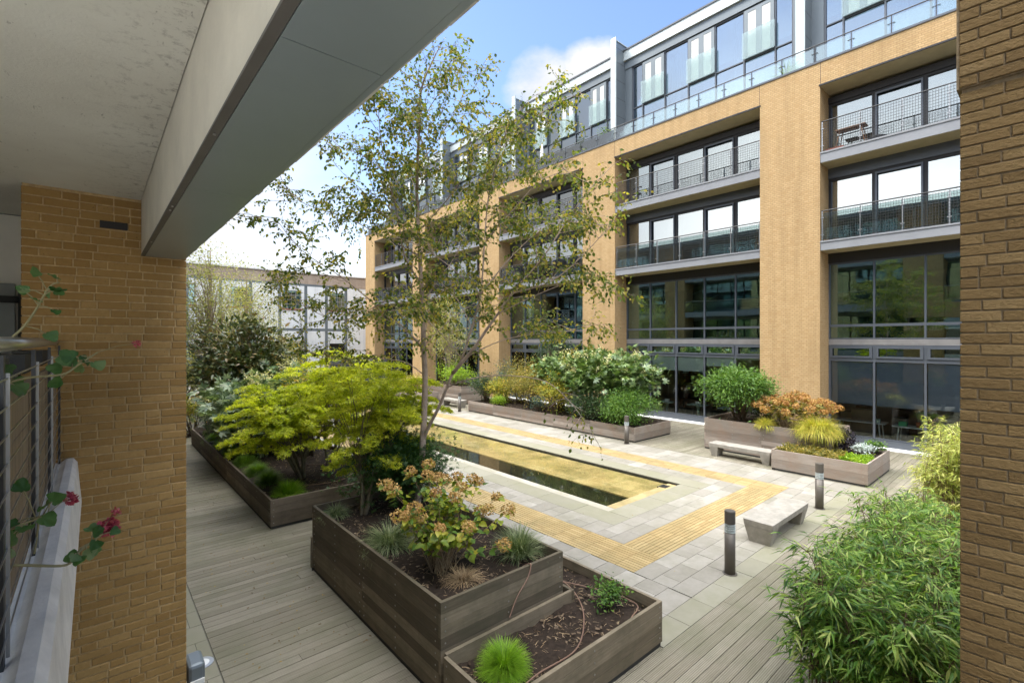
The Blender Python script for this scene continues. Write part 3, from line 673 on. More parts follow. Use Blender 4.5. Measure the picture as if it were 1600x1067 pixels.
for bi,(y0,y1) in enumerate(BAYS):
    n=5; mods=[y0+(y1-y0)*i/n for i in range(n+1)]
    # ground floor shopfront
    b=MB(); b.box(22.0,y0,0,22.4,y1,.26); b.build('plinth',m_frame,FB)
    w=window('window',y0,y1,.262,3.24,mods,m_glass0,fw=.07,mw=.07)
    mb=MB()
    for i in range(n):
        if bi==0: h=3.1-1.62+R.uniform(-.03,.03)
        else: h=[.78,.72,.72,.45,.06][i] if bi==1 else R.choice([.7,1.3,.2])
        if bi==0: h=1.68 if i>2 else 1.66
        if bi==1: h=[.10,.44,.74,.74,.72][i]
        mb.box(22.15,mods[i]+.06,3.2-h,22.16,mods[i+1]-.06,3.2)
    mb.build('roller_blind',m_blind2 if bi==0 else m_blind,w)
    # small opening lights
    w=window('clerestory_window',y0,y1,3.242,3.80,mods,m_glass1,fw=.06,mw=.09)
    for i in range(n):
        a=mods[i]+.05; c=mods[i+1]-.05; mb=MB()
        for q in ((a,3.31,c,3.38),(a,3.67,c,3.74),(a,3.38,a+.09,3.67),(c-.09,3.38,c,3.67)): mb.box(22.015,q[0],q[1],22.045,q[2],q[3])
        mb.build('sash',m_frame,w)
    mb=MB(); mb.box(22.07,y0,3.802,22.3,y1,4.03)
    for k in range(4): mb.box(22.05,y0,3.82+k*.05,22.07,y1,3.845+k*.05)
    mb.build('louvre_band',m_louvre,FB)
    window('spandrel_window',y0,y1,4.032,4.555,mods,m_glass1,fw=.045)
    MB().box(22.3,y0,4.0,22.36,y1,4.6).build('spandrel_back',m_frame_d,FB)
    w=window('window',y0,y1,4.557,7.02,mods,m_glass1,fw=.05)
    MB().box(22.0,y0,7.022,22.5,y1,7.428).build('window_head',m_frame_d,FB)
    # balconies with windows behind
    for lv,(zb,zt,zr,zh,gl) in enumerate(((7.43,7.83,8.95,10.38,m_glass2),(10.80,11.24,12.38,13.35,m_glass3))):
        r=MB().box(21.03,y0+.002,zb,22.5,y1-.002,zt-.10).build('balcony',m_slab,FB)
        MB().box(21.0,y0+.003,zt-.098,22.05,y1-.003,zt-.04).build('edge_flashing',m_slab,r)
        MB().box(21.06,y0+.004,zb-.012,22.45,y1-.004,zb-.001).build('underside',m_under,r)
        mb=MB(); mb.tube([(21.1,y0+.02,zr),(21.1,y1-.02,zr)],.024,8); mb.build('handrail',m_dsteel,r)
        np_=6
        for i in range(np_+1):
            y=y0+.05+(y1-y0-.1)*i/np_; mb=MB(); mb.box(21.085,y-.018,zt-.05,21.115,y+.018,zr-.02)
            for zz_ in (zt+.2,zt+.85): mb.box(21.06,y-.06,zz_-.012,21.085,y+.06,zz_+.012)
            mb.build('railing_post',m_steel,r)
        mb=MB(); k=int((y1-y0)/.075)
        for i in range(k): y=y0+.08+(y1-y0-.16)*i/(k-1); mb.box(21.062,y-.0045,zt,21.067,y+.0045,zr-.06)
        for i in range(11): z=zt+.02+i*.1; mb.box(21.068,y0+.05,z-.005,21.073,y1-.05,z+.005)
        mb.build('mesh_infill',m_dsteel,r)
        if lv==0:
            mb=MB()
            for i in range(np_):
                a=y0+.05+(y1-y0-.1)*i/np_+.03; c=y0+.05+(y1-y0-.1)*(i+1)/np_-.03; mb.box(21.14,a,zt+.04,21.15,c,zr-.08)
            mb.build('glass_screen',m_glassb,r)
        w=window('window',y0,y1,zt-.03,zh,mods,gl,fw=.10,mw=.13,frame=m_frame_d)
        # sliding leaves
        for i in (1,3):
            mb=MB(); a=mods[i]+.05; c=mods[i+1]-.04
            for q in ((a,zt+.08,c,zt+.15),(a,zh-.18,c,zh-.11),(a,zt+.15,a+.06,zh-.18),(c-.06,zt+.15,c,zh-.18)): mb.box(21.98,q[0],q[1],22.05,q[2],q[3])
            mb.build('sliding_sash',m_frame,w)
        if lv==0: MB().box(22.0,y0,10.382,22.5,y1,10.785).build('window_head',m_frame,FB)
        else: MB().box(22.0,y0,13.352,22.5,y1,13.60).build('window_head',m_frame_d,FB)
        mb=MB()
        for i in range(n):
            if lv==0: mb.box(22.35,mods[i]+.08,zt+.2,22.36,mods[i+1]-.08,zh)
            elif R.random()<.65: wavy(mb,22.36,mods[i]+R.choice([.08,.5]),mods[i+1]-R.choice([.08,.4]),zt,zh)
        mb.build('curtain',m_curtain,w)
    b=MB(); b.box(21.02,y0+.002,13.735,22.5,y1-.002,13.795); b.build('bay_soffit',m_under,FB)
    b=MB(); b.box(20.975,y0-.03,13.74,21.018,y1+.03,13.80); b.build('soffit_trim',m_frame_d,FB)
    # rooms behind
    b=MB(); b.box(22.5,y0-.9,.0,30,y1+.9,.02); b.build('room_floor',m_intf,FB)
    b=MB(); b.box(28,y0-1,.02,28.1,y1+1,13.2); b.box(22.56,y1+1,.02,28,y1+1.05,13.2); b.box(22.56,y0-1.05,.02,28,y0-1,13.2)
    b.build('room_wall',m_int,FB)
    b=MB()
    for z in (3.85,7.1,10.45,13.6): b.box(22.52,y0-.9,z,27.9,y1+.9,z+.22)
    b.build('room_ceiling',m_intc,FB)
# penthouse
PF=[-2.4,7.05,16.5,25.0,34.2,43.6]
mb=MB(); mb.box(22.75,-3.5,19.88,32,47,20.42); mb.build('roof',m_panel_l,FB)
MB().box(22.70,-3.5,20.42,32.05,47.05,20.5).build('roof_edge',m_frame,FB)
MB().box(22.86,-3.5,19.42,23.3,47,19.878).build('roof_soffit_band',m_panel,FB)
MB().box(26.5,-3.4,14.62,26.6,46.8,19.4).build('penthouse_back_wall',m_int,FB)
for i,yf in enumerate(PF):
    mb=MB(); mb.box(22.05,yf-.14,14.61,23.6,yf+.14,20.75)
    f_=mb.build('fin_wall',m_panel,FB)
    MB().box(21.97,yf-.17,14.61,22.048,yf+.17,20.95).build('fin_trim',m_panel_l,f_)
    MB().box(22.0,yf-.18,20.752,23.6,yf+.18,20.80).build('fin_cap',m_panel_l,f_)
    mb=MB()
    for z in (15.6,16.6,17.6,18.6,19.6,20.4): mb.box(22.05,yf-.1425,z-.008,23.6,yf+.1425,z+.008)
    mb.build('panel_joint',m_frame_d,f_)
for i in range(len(PF)-1):
    a=PF[i]+.141; c=PF[i+1]-.141; Lg=c-a; sc=Lg/9.17
    MB().box(22.9,a,14.61,23.2,a+.42*sc,19.418).build('end_panel',m_panel,FB); MB().box(22.9,c-.45*sc,14.61,23.2,c,19.418).build('end_panel',m_panel,FB)
    ys=[a+.42*sc]
    for w_ in (.75,1.37,1.37,1.43,1.33,1.37): ys.append(ys[-1]+w_*sc)
    ys.append(c-.45*sc)
    w=window('penthouse_window',ys[0],ys[-1],14.7,19.416,ys,m_glassp,x=23.0,mw=.06,fw=.07,trans=(17.05,))
    for k in (1,3,5):
        ja,jc=ys[k]+.03,ys[k+1]-.03; m_=(ja+jc)/2; mb=MB()
        for q in ((ja,17.08,jc,17.16),(ja,19.2,jc,19.34),(ja,17.16,ja+.16,19.2),(jc-.16,17.16,jc,19.2),(m_-.13,17.16,m_+.13,19.2)): mb.box(22.90,q[0],q[1],22.946,q[2],q[3])
        mb.build('door_frame',m_panel,w)
        mb=MB(); mb.box(22.915,ja+.162,17.162,22.93,m_-.132,19.198); mb.box(22.915,m_+.132,17.162,22.93,jc-.162,19.198); mb.build('door_blind',m_curtain,w)
        MB().box(22.80,ja-.06,17.06,22.815,jc+.06,18.28).build('juliet_glass',m_jul,w)
    mb=MB()
    wavy(mb,23.5,ys[2]+.1,ys[2]+.7,14.7,19.3); wavy(mb,23.5,ys[5]-.6,ys[5],14.7,19.3); mb.build('drape',m_curtain,w)
bal=MB().tube([(21.17,-3.4,15.44),(21.17,46.8,15.44)],.022,8).build('terrace_balustrade',m_dsteel,FB)
y=-3.25
while y<46.5:
    mb=MB(); mb.box(21.155,y-.012,14.71,21.185,y+.012,15.42)
    mb.box(21.13,y-.11,15.12,21.15,y+.11,15.14); mb.build('balustrade_post',m_dsteel,bal); 
    if y<46: MB().box(21.165,y+.05,14.76,21.175,y+1.14,15.36).build('glass_panel',m_glassb,bal)
    y+=1.19
# things on the balconies and terrace
def stool(label,x,y,z,s,mat,h=.45,w=.4,dd=.3,name='stool',cat='stool',legs=True,group=None):
    r=thing(name,label,cat,(x,y,z),group)
    MB().box(x-dd/2,y-w/2,z+h-.04,x+dd/2,y+w/2,z+h).build('seat',mat,r,False,.008)
    for a in (-1,1):
        for c in (-1,1):
            MB().tube([(x+a*dd*.55,y+c*w*.5,z),(x+a*dd*.38,y+c*w*.34,z+h-.04)],.016 if legs else .012,6).build('leg',mat,r)
    return r
stool('dark wooden stool on the upper right balcony behind wire mesh',21.5,5.15,11.2,1,m_stool,.78,.95,.45)
b=MB(); b.lathe((21.4,4.35,11.2),[(.05,0),(.22,.02),(.30,.14),(.27,.15),(.1,.1)],18); tag(b.build('plant_bowl',m_chair,None,True),'round dark bowl on the upper right balcony floor beside the stool','bowl')
b=MB(); b.box(21.25,5.35,11.2,21.5,5.95,11.34); b.cur=1; b.box(21.27,5.37,11.34,21.48,5.93,11.345); tag(b.build('window_box',[m_terra,m_soil]),'red terracotta trough in the left corner of the upper right balcony','trough')
r=thing('garden_chair','dark round-backed chair on the left end of the upper middle balcony','chair',(21.5,14.6,11.2))
MB().lathe((21.5,14.6,11.2),[(.2,.42),(.22,.44),(.22,.47),(.18,.48)],16).build('seat',m_chair,r)
MB().tube([(21.5+.22*math.cos(t),14.6+.22*math.sin(t),11.95+.12*math.cos(t)) for t in [i*.4-1.5 for i in range(9)]],.03,6).build('backrest',m_chair,r)
for a in (-1,1):
    for c in (-1,1): MB().tube([(21.5+a*.2,14.6+c*.2,11.2),(21.5+a*.16,14.6+c*.16,11.62)],.014,6).build('leg',m_chair,r)
# ------------------------------------------------------------------ cafe furniture inside the ground floor
def table(label,x,y,L,Wd,mat,h=.74,group='tables behind the ground floor glass'):
    r=thing('table',label,'table',(x,y,.02),group)
    MB().box(x-Wd/2,y-L/2,h-.035,x+Wd/2,y+L/2,h).build('tabletop',mat,r,False,.005)
    for a in (-1,1):
        for c in (-1,1): MB().tube([(x+a*(Wd/2-.06),y+c*(L/2-.14),.02),(x+a*(Wd/2-.08),y+c*(L/2-.2),h-.035)],.022,8).build('leg',mat,r)
    return r
table('long white trestle table behind the right bay glass with green pots',23.2,3.2,2.0,.7,m_white)
table('second white table behind the right bay glass, left of the stool',23.4,5.3,1.7,.7,m_white)
stool('small white metal stool under the table behind the right bay glass',22.75,3.05,.02,1,m_white,.45,.36,.36,legs=False)
def pot(label,x,y,z,r_,h,mat,name='plant_pot',cat='pot'):
    b=MB(); b.lathe((x,y,z),[(r_*.8,0),(r_,h),(r_*1.05,h),(r_*1.05,h+.02),(r_*.85,h+.02),(r_*.8,h*.8)],14); return tag(b.build(name,mat,None,True),label,cat)
def crate(label,x,y,z,a,c,h,mat):
    b=MB(); b.box(x-a,y-c,z,x+a,y+c,z+.012)
    for q in ((x-a,y-c,x-a+.012,y+c),(x+a-.012,y-c,x+a,y+c),(x-a+.012,y-c,x+a-.012,y-c+.012),(x-a+.012,y+c-.012,x+a-.012,y+c)): b.box(q[0],q[1],z+.012,q[2],q[3],z+h)
    return tag(b.build('storage_box',mat),label,'box')
crate('green open box on the white trestle table, middle of the glass',23.1,3.9,.741,.10,.12,.16,m_green)
crate('paler green box at the left end of the white table tops',23.3,4.75,.741,.10,.12,.14,m_cafetop)
pot('orange glazed jar on the white trestle table',23.05,3.45,.741,.06,.17,m_orange,'jar','jar')
pot('pale green pot behind the orange jar',23.35,3.35,.741,.08,.2,m_cafetop)
crate('grey shallow tray at the right end of the trestle table',23.1,2.75,.741,.16,.3,.09,m_louvre)
for i,(x,y) in enumerate(((22.75,13.6),(22.8,11.9),(22.75,10.3),(22.75,8.8))):
    r=thing('cafe_table',['pale green cafe table at the left end of the middle bay','pale green pedestal table seen through the second pane of the middle bay','pale green pedestal table partly behind the round bush','pale green table at the right end of the middle bay against the pier'][i],'table',(x,y,.02),'pedestal tables in the cafe')
    MB().box(x-.35,y-.45,.73,x+.35,y+.45,.765).build('tabletop',m_cafetop,r,False,.01)
    MB().lathe((x,y,.02),[(.24,0),(.22,.03),(.06,.06),(.045,.4),(.12,.71)],14).build('pedestal',m_cafetop,r,True)
    MB().box(x-.05,y-.12,.766,x+.05,y+.12,.90).build('napkin_box',m_white,r)
    for c in (-1,1):
        xx,yy=x+.35,y+c*.72
        q=thing('cafe_chair',['black chair','dark chair','black cafe chair','dark cafe chair'][i]+(' left' if c>0 else ' right')+' of the '+['first','second','third','last'][i]+' pale green table behind the middle bay glass','chair',(xx,yy,.02),'chairs in the cafe')
        MB().box(xx-.2,yy-.2,.44,xx+.2,yy+.2,.475).build('seat',m_chair,q,False,.01)
        MB().box(xx-.2,yy+c*.18,.56,xx+.2,yy+c*.21,.86).build('backrest',m_chair,q,False,.01)
        for a in (-1,1):
            for d in (-1,1): MB().tube([(xx+a*.19,yy+d*.19,.02),(xx+a*.16,yy+d*.16,.44)],.012,6).build('leg',m_steel,q)
r=thing('shelf_unit','dark shelf unit with books and boxes at the back of the cafe','shelving',(27.4,11,0.02))
b=MB()
for z in (.4,.9,1.4,1.9,2.4): b.box(27.2,8.4,z,27.6,15.4,z+.04)
for y in (8.4,10.2,12,13.7,15.36): b.box(27.2,y,.02,27.6,y+.04,2.44)
b.build('shelf',m_stool,r)
b=MB()
y=8.5; cols=0
for z in (.44,.94,1.44,1.94):
    y=8.5
    while y<15.1:
        w_=R.uniform(.05,.35)
        if R.random()<.7: b.cur=R.choice([0,1,2,3]); b.box(27.22,y,z,27.5,y+w_,z+R.uniform(.12,.38))
        y+=w_+R.uniform(.01,.1)
b.build('goods',[m_terra,m_white,m_cafetop,m_stool],r)
b=MB(); 
for i in range(24): b.cur=i%4; x=R.uniform(23.6,25.5); y=R.uniform(-1,5.6); z=.45+R.uniform(0,.5); b.box(x,y,.1,x+R.uniform(.2,.6),y+R.uniform(.2,.8),z+.3)
tag(b.build('workshop_clutter',[m_intf,m_stool,m_louvre,m_under]),'heap of boxes, paper and materials on low tables deep behind the right bay glass','clutter',kind='stuff')
# ceiling lamps seen behind first-floor glass
for i,(x,y) in enumerate(((23.4,12.3),(23.7,11.6))):
    b=MB(); b.tube([(x,y-.35,6.55-.25*i),(x,y+.25,6.35-.3*i)],.02,6); q=b.build('strip_lamp',m_lampw); b=MB(); b.tube([(x,y,6.5-.25*i),(x,y,7.08)],.006,5); b.build('cable',m_dsteel,q)
    tag(q,['upper slanting white strip lamp behind the first-floor glass of the middle bay','lower slanting white strip lamp behind the first-floor glass of the middle bay'][i],'lamp')
# ------------------------------------------------------------------ building closing the far end
EB=thing('white_warehouse','old warehouse at the far end with white painted wall and brown brick parapet','building',(10,52,0))
WX=[x for x in (-9.5,-4.6,.3,5.1,9.8,14.4,19.2,24.0)]
b=MB(); x=-16
segs=[-16]
for wx in WX: segs+= [wx,wx+1.9]
segs.append(32)
for i in range(0,len(segs)-1):
    a,c=segs[i],segs[i+1]
    if i%2==0: b.box(a,52,0,c,52.6,9.75)
    else: b.box(a,52,3.6 if i>1 else 0,c,52.6,7.2); b.box(a,52,9.1,c,52.6,9.75)
b.build('white_wall',m_whitebrick,EB)
MB().box(-16,51.97,9.75,32,52.6,10.95).build('brick_parapet',m_redbrick,EB)
MB().box(-16,51.88,10.95,32,52.7,11.08).build('coping',m_conc,EB)
for wx in WX:
    mb=MB(); mb.box(wx+.001,52.12,7.201,wx+.08,52.2,9.099); mb.box(wx+1.82,52.12,7.201,wx+1.899,52.2,9.099)
    for z in (7.201,7.66,8.12,8.58,9.04): mb.box(wx+.08,52.12,z,wx+1.82,52.2,z+.05)
    for k in (1,2,3): mb.box(wx+.08+k*.42,52.13,7.25,wx+.12+k*.42,52.19,9.04)
    w=mb.build('window',m_louvre,EB); MB().box(wx+.02,52.21,7.22,wx+1.88,52.22,9.08).build('pane',m_glass1,w)
    MB().box(wx-.1,51.93,7.08,wx+2.0,51.998,7.2).build('window_sill',m_terra,EB)
    mb=MB(); mb.box(wx+.002,52.3,0,wx+1.898,52.35,3.6); mb.build('dark_doorway',m_frame_d,EB)
MB().box(-16,53,.0,32,53.1,9).build('inner_wall',m_int,EB)
SF=thing('steel_frame','grey steel frame of posts and a long beam standing in front of the white warehouse','steel frame',(13,51,0))
for x in (-2,.9,3.6,6.2,8.8,11.3,13.9,16.4,18.5,20.6):
    MB().box(x-.12,50.9,0,x+.12,51.1,9.7).build('post',m_panel,SF)
MB().box(-3,50.86,4.9,20.9,50.898,5.18).build('beam',m_panel,SF)
MB().box(-3,50.86,9.5,20.9,50.898,9.72).build('beam',m_panel,SF)
for x in (13.9,): MB().tube([(x,50.88,1.2),(x+2.0,50.88,4.9)],.09,4).build('brace',m_frame,SF)
b=MB(); b.box(15.5,42,.0,20.8,43.2,1.95); b.cur=1; b.box(15.2,41.8,1.95,20.95,43.6,2.15)
for k in range(5): b.box(15.6+k*1.04,41.96,.1,16.5+k*1.04,41.998,1.8)
EP=thing('link_building','low grey glazed link building at the far end of the court','link building',(16,42.5,0)); b.build('body',[m_louvre,m_frame],EP)
# ------------------------------------------------------------------ own building: piers, soffit, coping
def brickwork(mb,mbm,axis,w,dr,a0,a1,z0,z1,proud=.006,dep=.05,ch=.075,k_=1.0,mix=.18):
    """bricks laid along a from a0 to a1 on plane axis=w; dr=-1 faces the negative side"""
    n=int((z1-z0)/ch)
    for j in range(n):
        z=z0+j*ch; a=a0; k=j%2; first=True; jit=R.uniform(-.025,.025)
        while a<a1-.02:
            Lb=.1025 if (k%2==0) else .215
            if R.random()<mix: Lb=.215 if Lb<.2 else .1025
            Lb*=k_
            if first: Lb+=jit; first=False
            c=min(a+Lb,a1)
            if a1-c<.05: c=a1
            e=R.uniform(-.0025,.0025); ch_=.004; zz0=z+R.uniform(0,.0015); zz1=z+ch-.0095+R.uniform(-.0015,.001)
            f=w+dr*(proud+e); bk=w-dr*dep
            q0=[(a,zz0),(c,zz0),(c,zz1),(a,zz1)]; j_=[R.uniform(.5,1.6)*ch_ for _ in range(4)]
            q1=[(a+j_[0],zz0+j_[0]),(c-j_[1],zz0+j_[1]),(c-j_[2],zz1-j_[2]),(a+j_[3],zz1-j_[3])]
            def P(u,v,d): return (u,d,v) if axis=='y' else (d,u,v)
            V=[P(u,v,bk) for u,v in q0]+[P(u,v,f-dr*.004) for u,v in q0]+[P(u,v,f+R.uniform(-.001,.001)) for u,v in q1]
            b_=len(mb.v); mb.v+=V
            for t in ((0,1,5,4),(1,2,6,5),(2,3,7,6),(3,0,4,7),(4,5,9,8),(5,6,10,9),(6,7,11,10),(7,4,8,11),(8,9,10,11)):
                mb.f.append(tuple(b_+i for i in t)); mb.m.append(0)
            a=c+.0095; k+=1
OB=thing('apartment_block','apartment block on the near side, with the pale soffit and brick pier framing the view','building',(0,5,0))
YP=5.21
mb=MB(); mb.cur=1; mb.box(-.415,YP+.004,0,.622,7.35,5.215); mb.cur=0
mb.m=[1]*len(mb.f)
for seg in ((5.215,99),): pass
tmp=MB(); brickwork(tmp,None,'y',YP+.004,-1,-.42,.630,0.0,5.19,proud=.008,ch=.0665,k_=.94,mix=.12)
brickwork(tmp,None,'x',.622,1,YP+.02,7.34,0.0,4.72,ch=.0665,k_=.94); 
off=len(mb.v); mb.v+=tmp.v; mb.f+=[tuple(i+off for i in f) for f in tmp.f]; mb.m+=tmp.m
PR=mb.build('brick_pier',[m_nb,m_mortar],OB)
# air brick
mb=MB(); mb.box(.035,YP-.012,4.925,.215,YP-.0065,4.985); 
for i in range(8): mb.box(.042+i*.0215,YP-.014,4.93,.048+i*.0215,YP-.012,4.98)
mb.build('vent_grille',m_frame_d,PR)
# ceiling, down-stand beam and metal fascia soffit
b=MB(); b.box(-3,-.3,5.2,.303,5.205,5.5); b.box(-3,5.205,5.2,-.42,6.6,5.5); b.build('ceiling',m_soffit,OB)
b=MB(); b.box(.307,-.3,4.735,.345,5.205,5.5); b.build('beam',m_plaster,OB)
b=MB(); b.box(.347,-.3,4.745,.36,5.2,4.9); b.build('shadow_gap',m_gap,OB)
mb=MB(); ys=[-.3,.35,1.22,2.72,3.95,5.2]
for i in range(5): mb.box(.334,ys[i]+.0015,4.722,.592,ys[i+1]-.0015,4.744)
fs=mb.build('fascia_soffit',m_fascia,OB)
mb=MB(); mb.box(.594,-.3,4.724,.614,5.2,5.5) ; 
mb.build('fascia',m_fascia,OB)
mb=MB(); mb.box(.303,-.3,4.722,.332,5.203,4.733)
mb.build('dark_trim',m_trimg,OB)
y=-.3; mb=MB()
while y<5.1:
    L_=R.uniform(.05,.3); mb.box(.615,y,4.726+R.uniform(0,.006),.621+R.uniform(0,.005),y+L_-.001,4.80+R.uniform(-.01,.02)); y+=L_
mb.build('ragged_sealant',m_conc,OB)
for y in (1.95,3.15,3.25,4.4): MB().tube([(.318,y,4.722),(.318,y,4.717)],.005,8).build('screw_head',m_steel,OB)
# coping below the railing
def cop(mb):
    prof=[(-3,3.03),(-.20,3.03),(-.165,3.055),(-.125,3.055),(-.10,3.02),(-.09,2.88),(-.075,2.70),(-3,2.70)]
    n=len(prof); b_=len(mb.v)
    for y in (-3.4,5.206): mb.v+=[(x,y,z) for x,z in prof]
    for i in range(n): j=(i+1)%n; mb.f.append((b_+i,b_+j,b_+n+j,b_+n+i)); mb.m.append(0)
    mb.f.append(tuple(b_+i for i in range(n))); mb.m.append(0); mb.f.append(tuple(b_+n+i for i in reversed(range(n)))); mb.m.append(0)
mb=MB(); cop(mb); mb.build('floor_slab',m_conc,OB)
MB().box(-7,-9,2.72,-.3,-3.42,3.03).build('bounce_slab',m_conc,OB); MB().box(-7,-3.41,2.72,-3.06,1.79,3.03).build('bounce_slab',m_conc,OB)  # unseen slabs added to bounce light up onto the balcony ceiling
b=MB(); b.box(-3,1.8,3.03,-2.4,6.6,5.19); b.box(-3,6.6,2.6,-.0,6.8,5.19); b.build('inner_wall',m_wallint,OB)
b=MB(); b.box(-1.0,6.5,3.0,-.565,6.56,4.53); b.build('door',m_doorp,OB)
mb=MB(); mb.tube([(-.50,6.3,3.03),(-.50,6.3,4.50)],.028,10); mb.box(-.74,6.28,4.34,-.5,6.34,4.40); mb.build('downpipe',m_gap,OB,True)
# railing with boards behind
r=MB().tube([(-.235,.95,3.985),(-.235,5.19,3.985)],.026,12).build('railing',m_steel,OB,True)
for y in (5.165,4.06,3.05,2.05,1.0):
    MB().box(-.2125,y-.018,3.03,-.1995,y+.018,3.955).build('railing_post',m_dsteel,r)
mb=MB()
for i in range(10): z=3.12+i*.085; mb.box(-.1965,1.0,z-.0022,-.1925,5.15,z+.0022)
for y in (4.085,3.075,2.075): mb.box(-.199,y-.004,3.05,-.19,y+.004,3.9)
mb.build('mesh_wires',m_steel,r)
mb=MB(); 
yy=[1.0,2.05,3.05,4.06,5.15]
for i in range(4):
    for k in range(4): mb.box(-.236,yy[i]+.012,3.06+k*.19,-.222,yy[i+1]-.012,3.06+(k+1)*.19-.003)
mb.build('privacy_board',m_bark_b,r)
for i in range(4): y=yy[i]; MB().box(-.38,y+.15,3.84,-.245,y+.6,3.93).build('bracket_block',m_gap,r)
# rest of the near building, seen only in reflections and from the side
b=MB()
b.box(-8,1.8,0,-3.05,48,13.2); b.box(-3.05,7.36,0,-1.2,48,13.2); b.box(-3.05,-.3,5.6,-1.2,7.35,13.2); b.box(-3.05,-9,0,-1.2,7.35,2.55); b.build('rear_wall',m_wallg,OB)
for y0 in (14.6,24.2,33.8,43.4): MB().box(-1.19,y0,0,.62,y0+2.1,13.2).build('brick_pier',m_brick_end,OB)
MB().box(-1.19,5.22,5.6,.62,7.35,13.2).build('brick_pier',m_brick_end,OB)
bays=[(-.3,5.2),(7.36,14.59),(16.71,24.19),(26.31,33.79),(35.91,43.39)]
for bi,(a,c) in enumerate(bays):
    for z in ((6.2,) if bi==0 else (2.7,6.2))+(9.6,):
        q=MB().box(-1.19,a,z,.5,c,z+.45).build('balcony',m_slab,OB)
        MB().box(.46,a+.02,z+1.45,.5,c-.02,z+1.5).build('handrail',m_steel,q)
        MB().box(.475,a+.02,z+.5,.485,c-.02,z+1.42).build('glass_screen',m_glassb,q)
    for z in ((7.0,) if bi==0 else (.3,3.4,7.0))+(10.3,):
        n=6; w=MB()
        for k in range(n+1): y=a+(c-a)*k/n; w.box(-1.19,y-.05,z,-1.12,y+.05,z+2.5)
        w=w.build('window',m_frame_d,OB); MB().box(-1.15,a,z,-1.14,c,z+2.5).build('pane',m_glass1,w)
        mb=MB()
        for k in range(n):
            if k%2: y=a+(c-a)*k/n; mb.box(-1.185,y+.2,z+.1,-1.18,y+.6,z+2.4)
        mb.build('curtain',m_curtain,w)
b=MB(); b.box(-8.1,-.4,13.2,.9,48.1,13.6); b.build('roof',m_panel,OB)
b=MB(); b.box(.505,-.3,5.52,.62,5.2,6.6); b.build('upper_upstand',m_brick_end,OB)
# freestanding dark brick pier on the right
RPx=4.5; r=thing('brick_pier','tall dark brown brick pier filling the right edge of the view','brick pier',(5.2,-1,0))
mb=MB(); mb.box(RPx+.008,-3.9,0,6.2,.442,5.72); mb.box(RPx-.017,-3.9,5.72,6.2,.467,9.2); mb.m=[1]*len(mb.f)
tmp=MB(); brickwork(tmp,None,'x',RPx+.008,-1,-3.9,.45,0.0,5.72,proud=.013,mix=.03); brickwork(tmp,None,'x',RPx-.017,-1,-3.9,.475,5.725,9.2,proud=.013,mix=.03)
# mirrored so that the bond starts at the visible corner
tmp.v=[(x,(.45-3.9)-y,z) for x,y,z in tmp.v]; tmp.f=[tuple(reversed(f)) for f in tmp.f]
off=len(mb.v); mb.v+=tmp.v; mb.f+=[tuple(i+off for i in f) for f in tmp.f]; mb.m+=tmp.m
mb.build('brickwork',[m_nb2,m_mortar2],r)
# ------------------------------------------------------------------ plants
def leaves_at(name,T,P,mat,parent,size,sv=.3,out=None,down=0.0,flat=.6,smin=None):
    P=np.asarray(P); n=len(P)
    D=rnd3(n)
    if out is not None: D=D*.8+out
    D[:,2]=D[:,2]*(1-flat*.5)-down
    U=rnd3(n,.55)+np.array([0,0,1.0])
    return leaf_mesh(name,*T,P,D,U,NR.uniform(size*(1-sv),size*(1+sv),n),mat,parent)
def shrub(name,label,cat,c,rad,mat,T,size,n=1500,nc=26,stemmat=None,stems=6,group=None,z0=None,down=.1,cl=.2,flowers=None,shell=.72,top=0,only=None,lumpy=.18):
    """c = centre of the crown, rad = semi axes; leaf clumps over an uneven ellipsoid, stems up from the soil"""
    c=np.array(c,float); rad=np.array(rad,float); base=z0 if z0 is not None else c[2]-rad[2]
    r=thing(name,label,cat,(c[0],c[1],base),group)
    u=NR.normal(size=(nc,3)); u/=np.linalg.norm(u,axis=1)[:,None]; u[:,2]=np.where(u[:,2]<-.35,-u[:,2]*.6,u[:,2])
    rr=shell+(1-shell)*NR.uniform(-1.2,.8,nc); K=u*rr[:,None]*(1+NR.uniform(-lumpy,lumpy,(nc,1)))
    per=n//nc; PP=[];OO=[]
    cr=cl*rad.mean()*1.25
    for k in range(nc):
        m=int(per*R.uniform(.6,1.4)); q=NR.normal(size=(m,3))*cr*[1,1,.75]+K[k]*rad+c
        PP.append(q); o_=K[k]*1.2+[0,0,.25]; OO.append(np.tile(o_,(m,1)))
    # interior fill
    m=n//4; q=NR.normal(size=(m,3))*rad*.42+c; PP.append(q); OO.append(np.zeros((m,3)))
    P=np.concatenate(PP); O=np.concatenate(OO); ok=P[:,2]>base+.01; P=P[ok]; O=O[ok]
    leaves_at('foliage',T,P,mat,r,size,.35,O,down)
    mb=MB()
    for k in range(min(nc,stems*3)):
        t=K[k]*rad*.85+c; b0=Vector((c[0]+R.uniform(-.12,.12)*rad[0]*1.4,c[1]+R.uniform(-.12,.12)*rad[1]*1.4,base-.03)); t=Vector(t)
        m1=b0.lerp(t,.5)+Vector((0,0,.08*rad[2])); rs=.012+.012*rad.mean()
        mb.tube([b0,m1,t],[rs,rs*.7,rs*.3],5)
    mb.build('stems',stemmat or m_bark2,r,True)
    if flowers:
        fm,fn,fs=flowers; PP=[]
        for k in range(fn):
            w_=NR.normal(size=3); w_/=np.linalg.norm(w_); w_[2]=abs(w_[2])*1.3+.15; w_/=np.linalg.norm(w_); q=c+w_*rad*1.03
            nn=60; ax=NR.normal(size=(nn,3))*fs*np.array([.45,.45,.7])+q+[0,0,fs*.5]; PP.append(ax)
        P=np.concatenate(PP); leaves_at('flower_panicles',T_leaf(.8),P,fm,r,.06,.4)
    return r
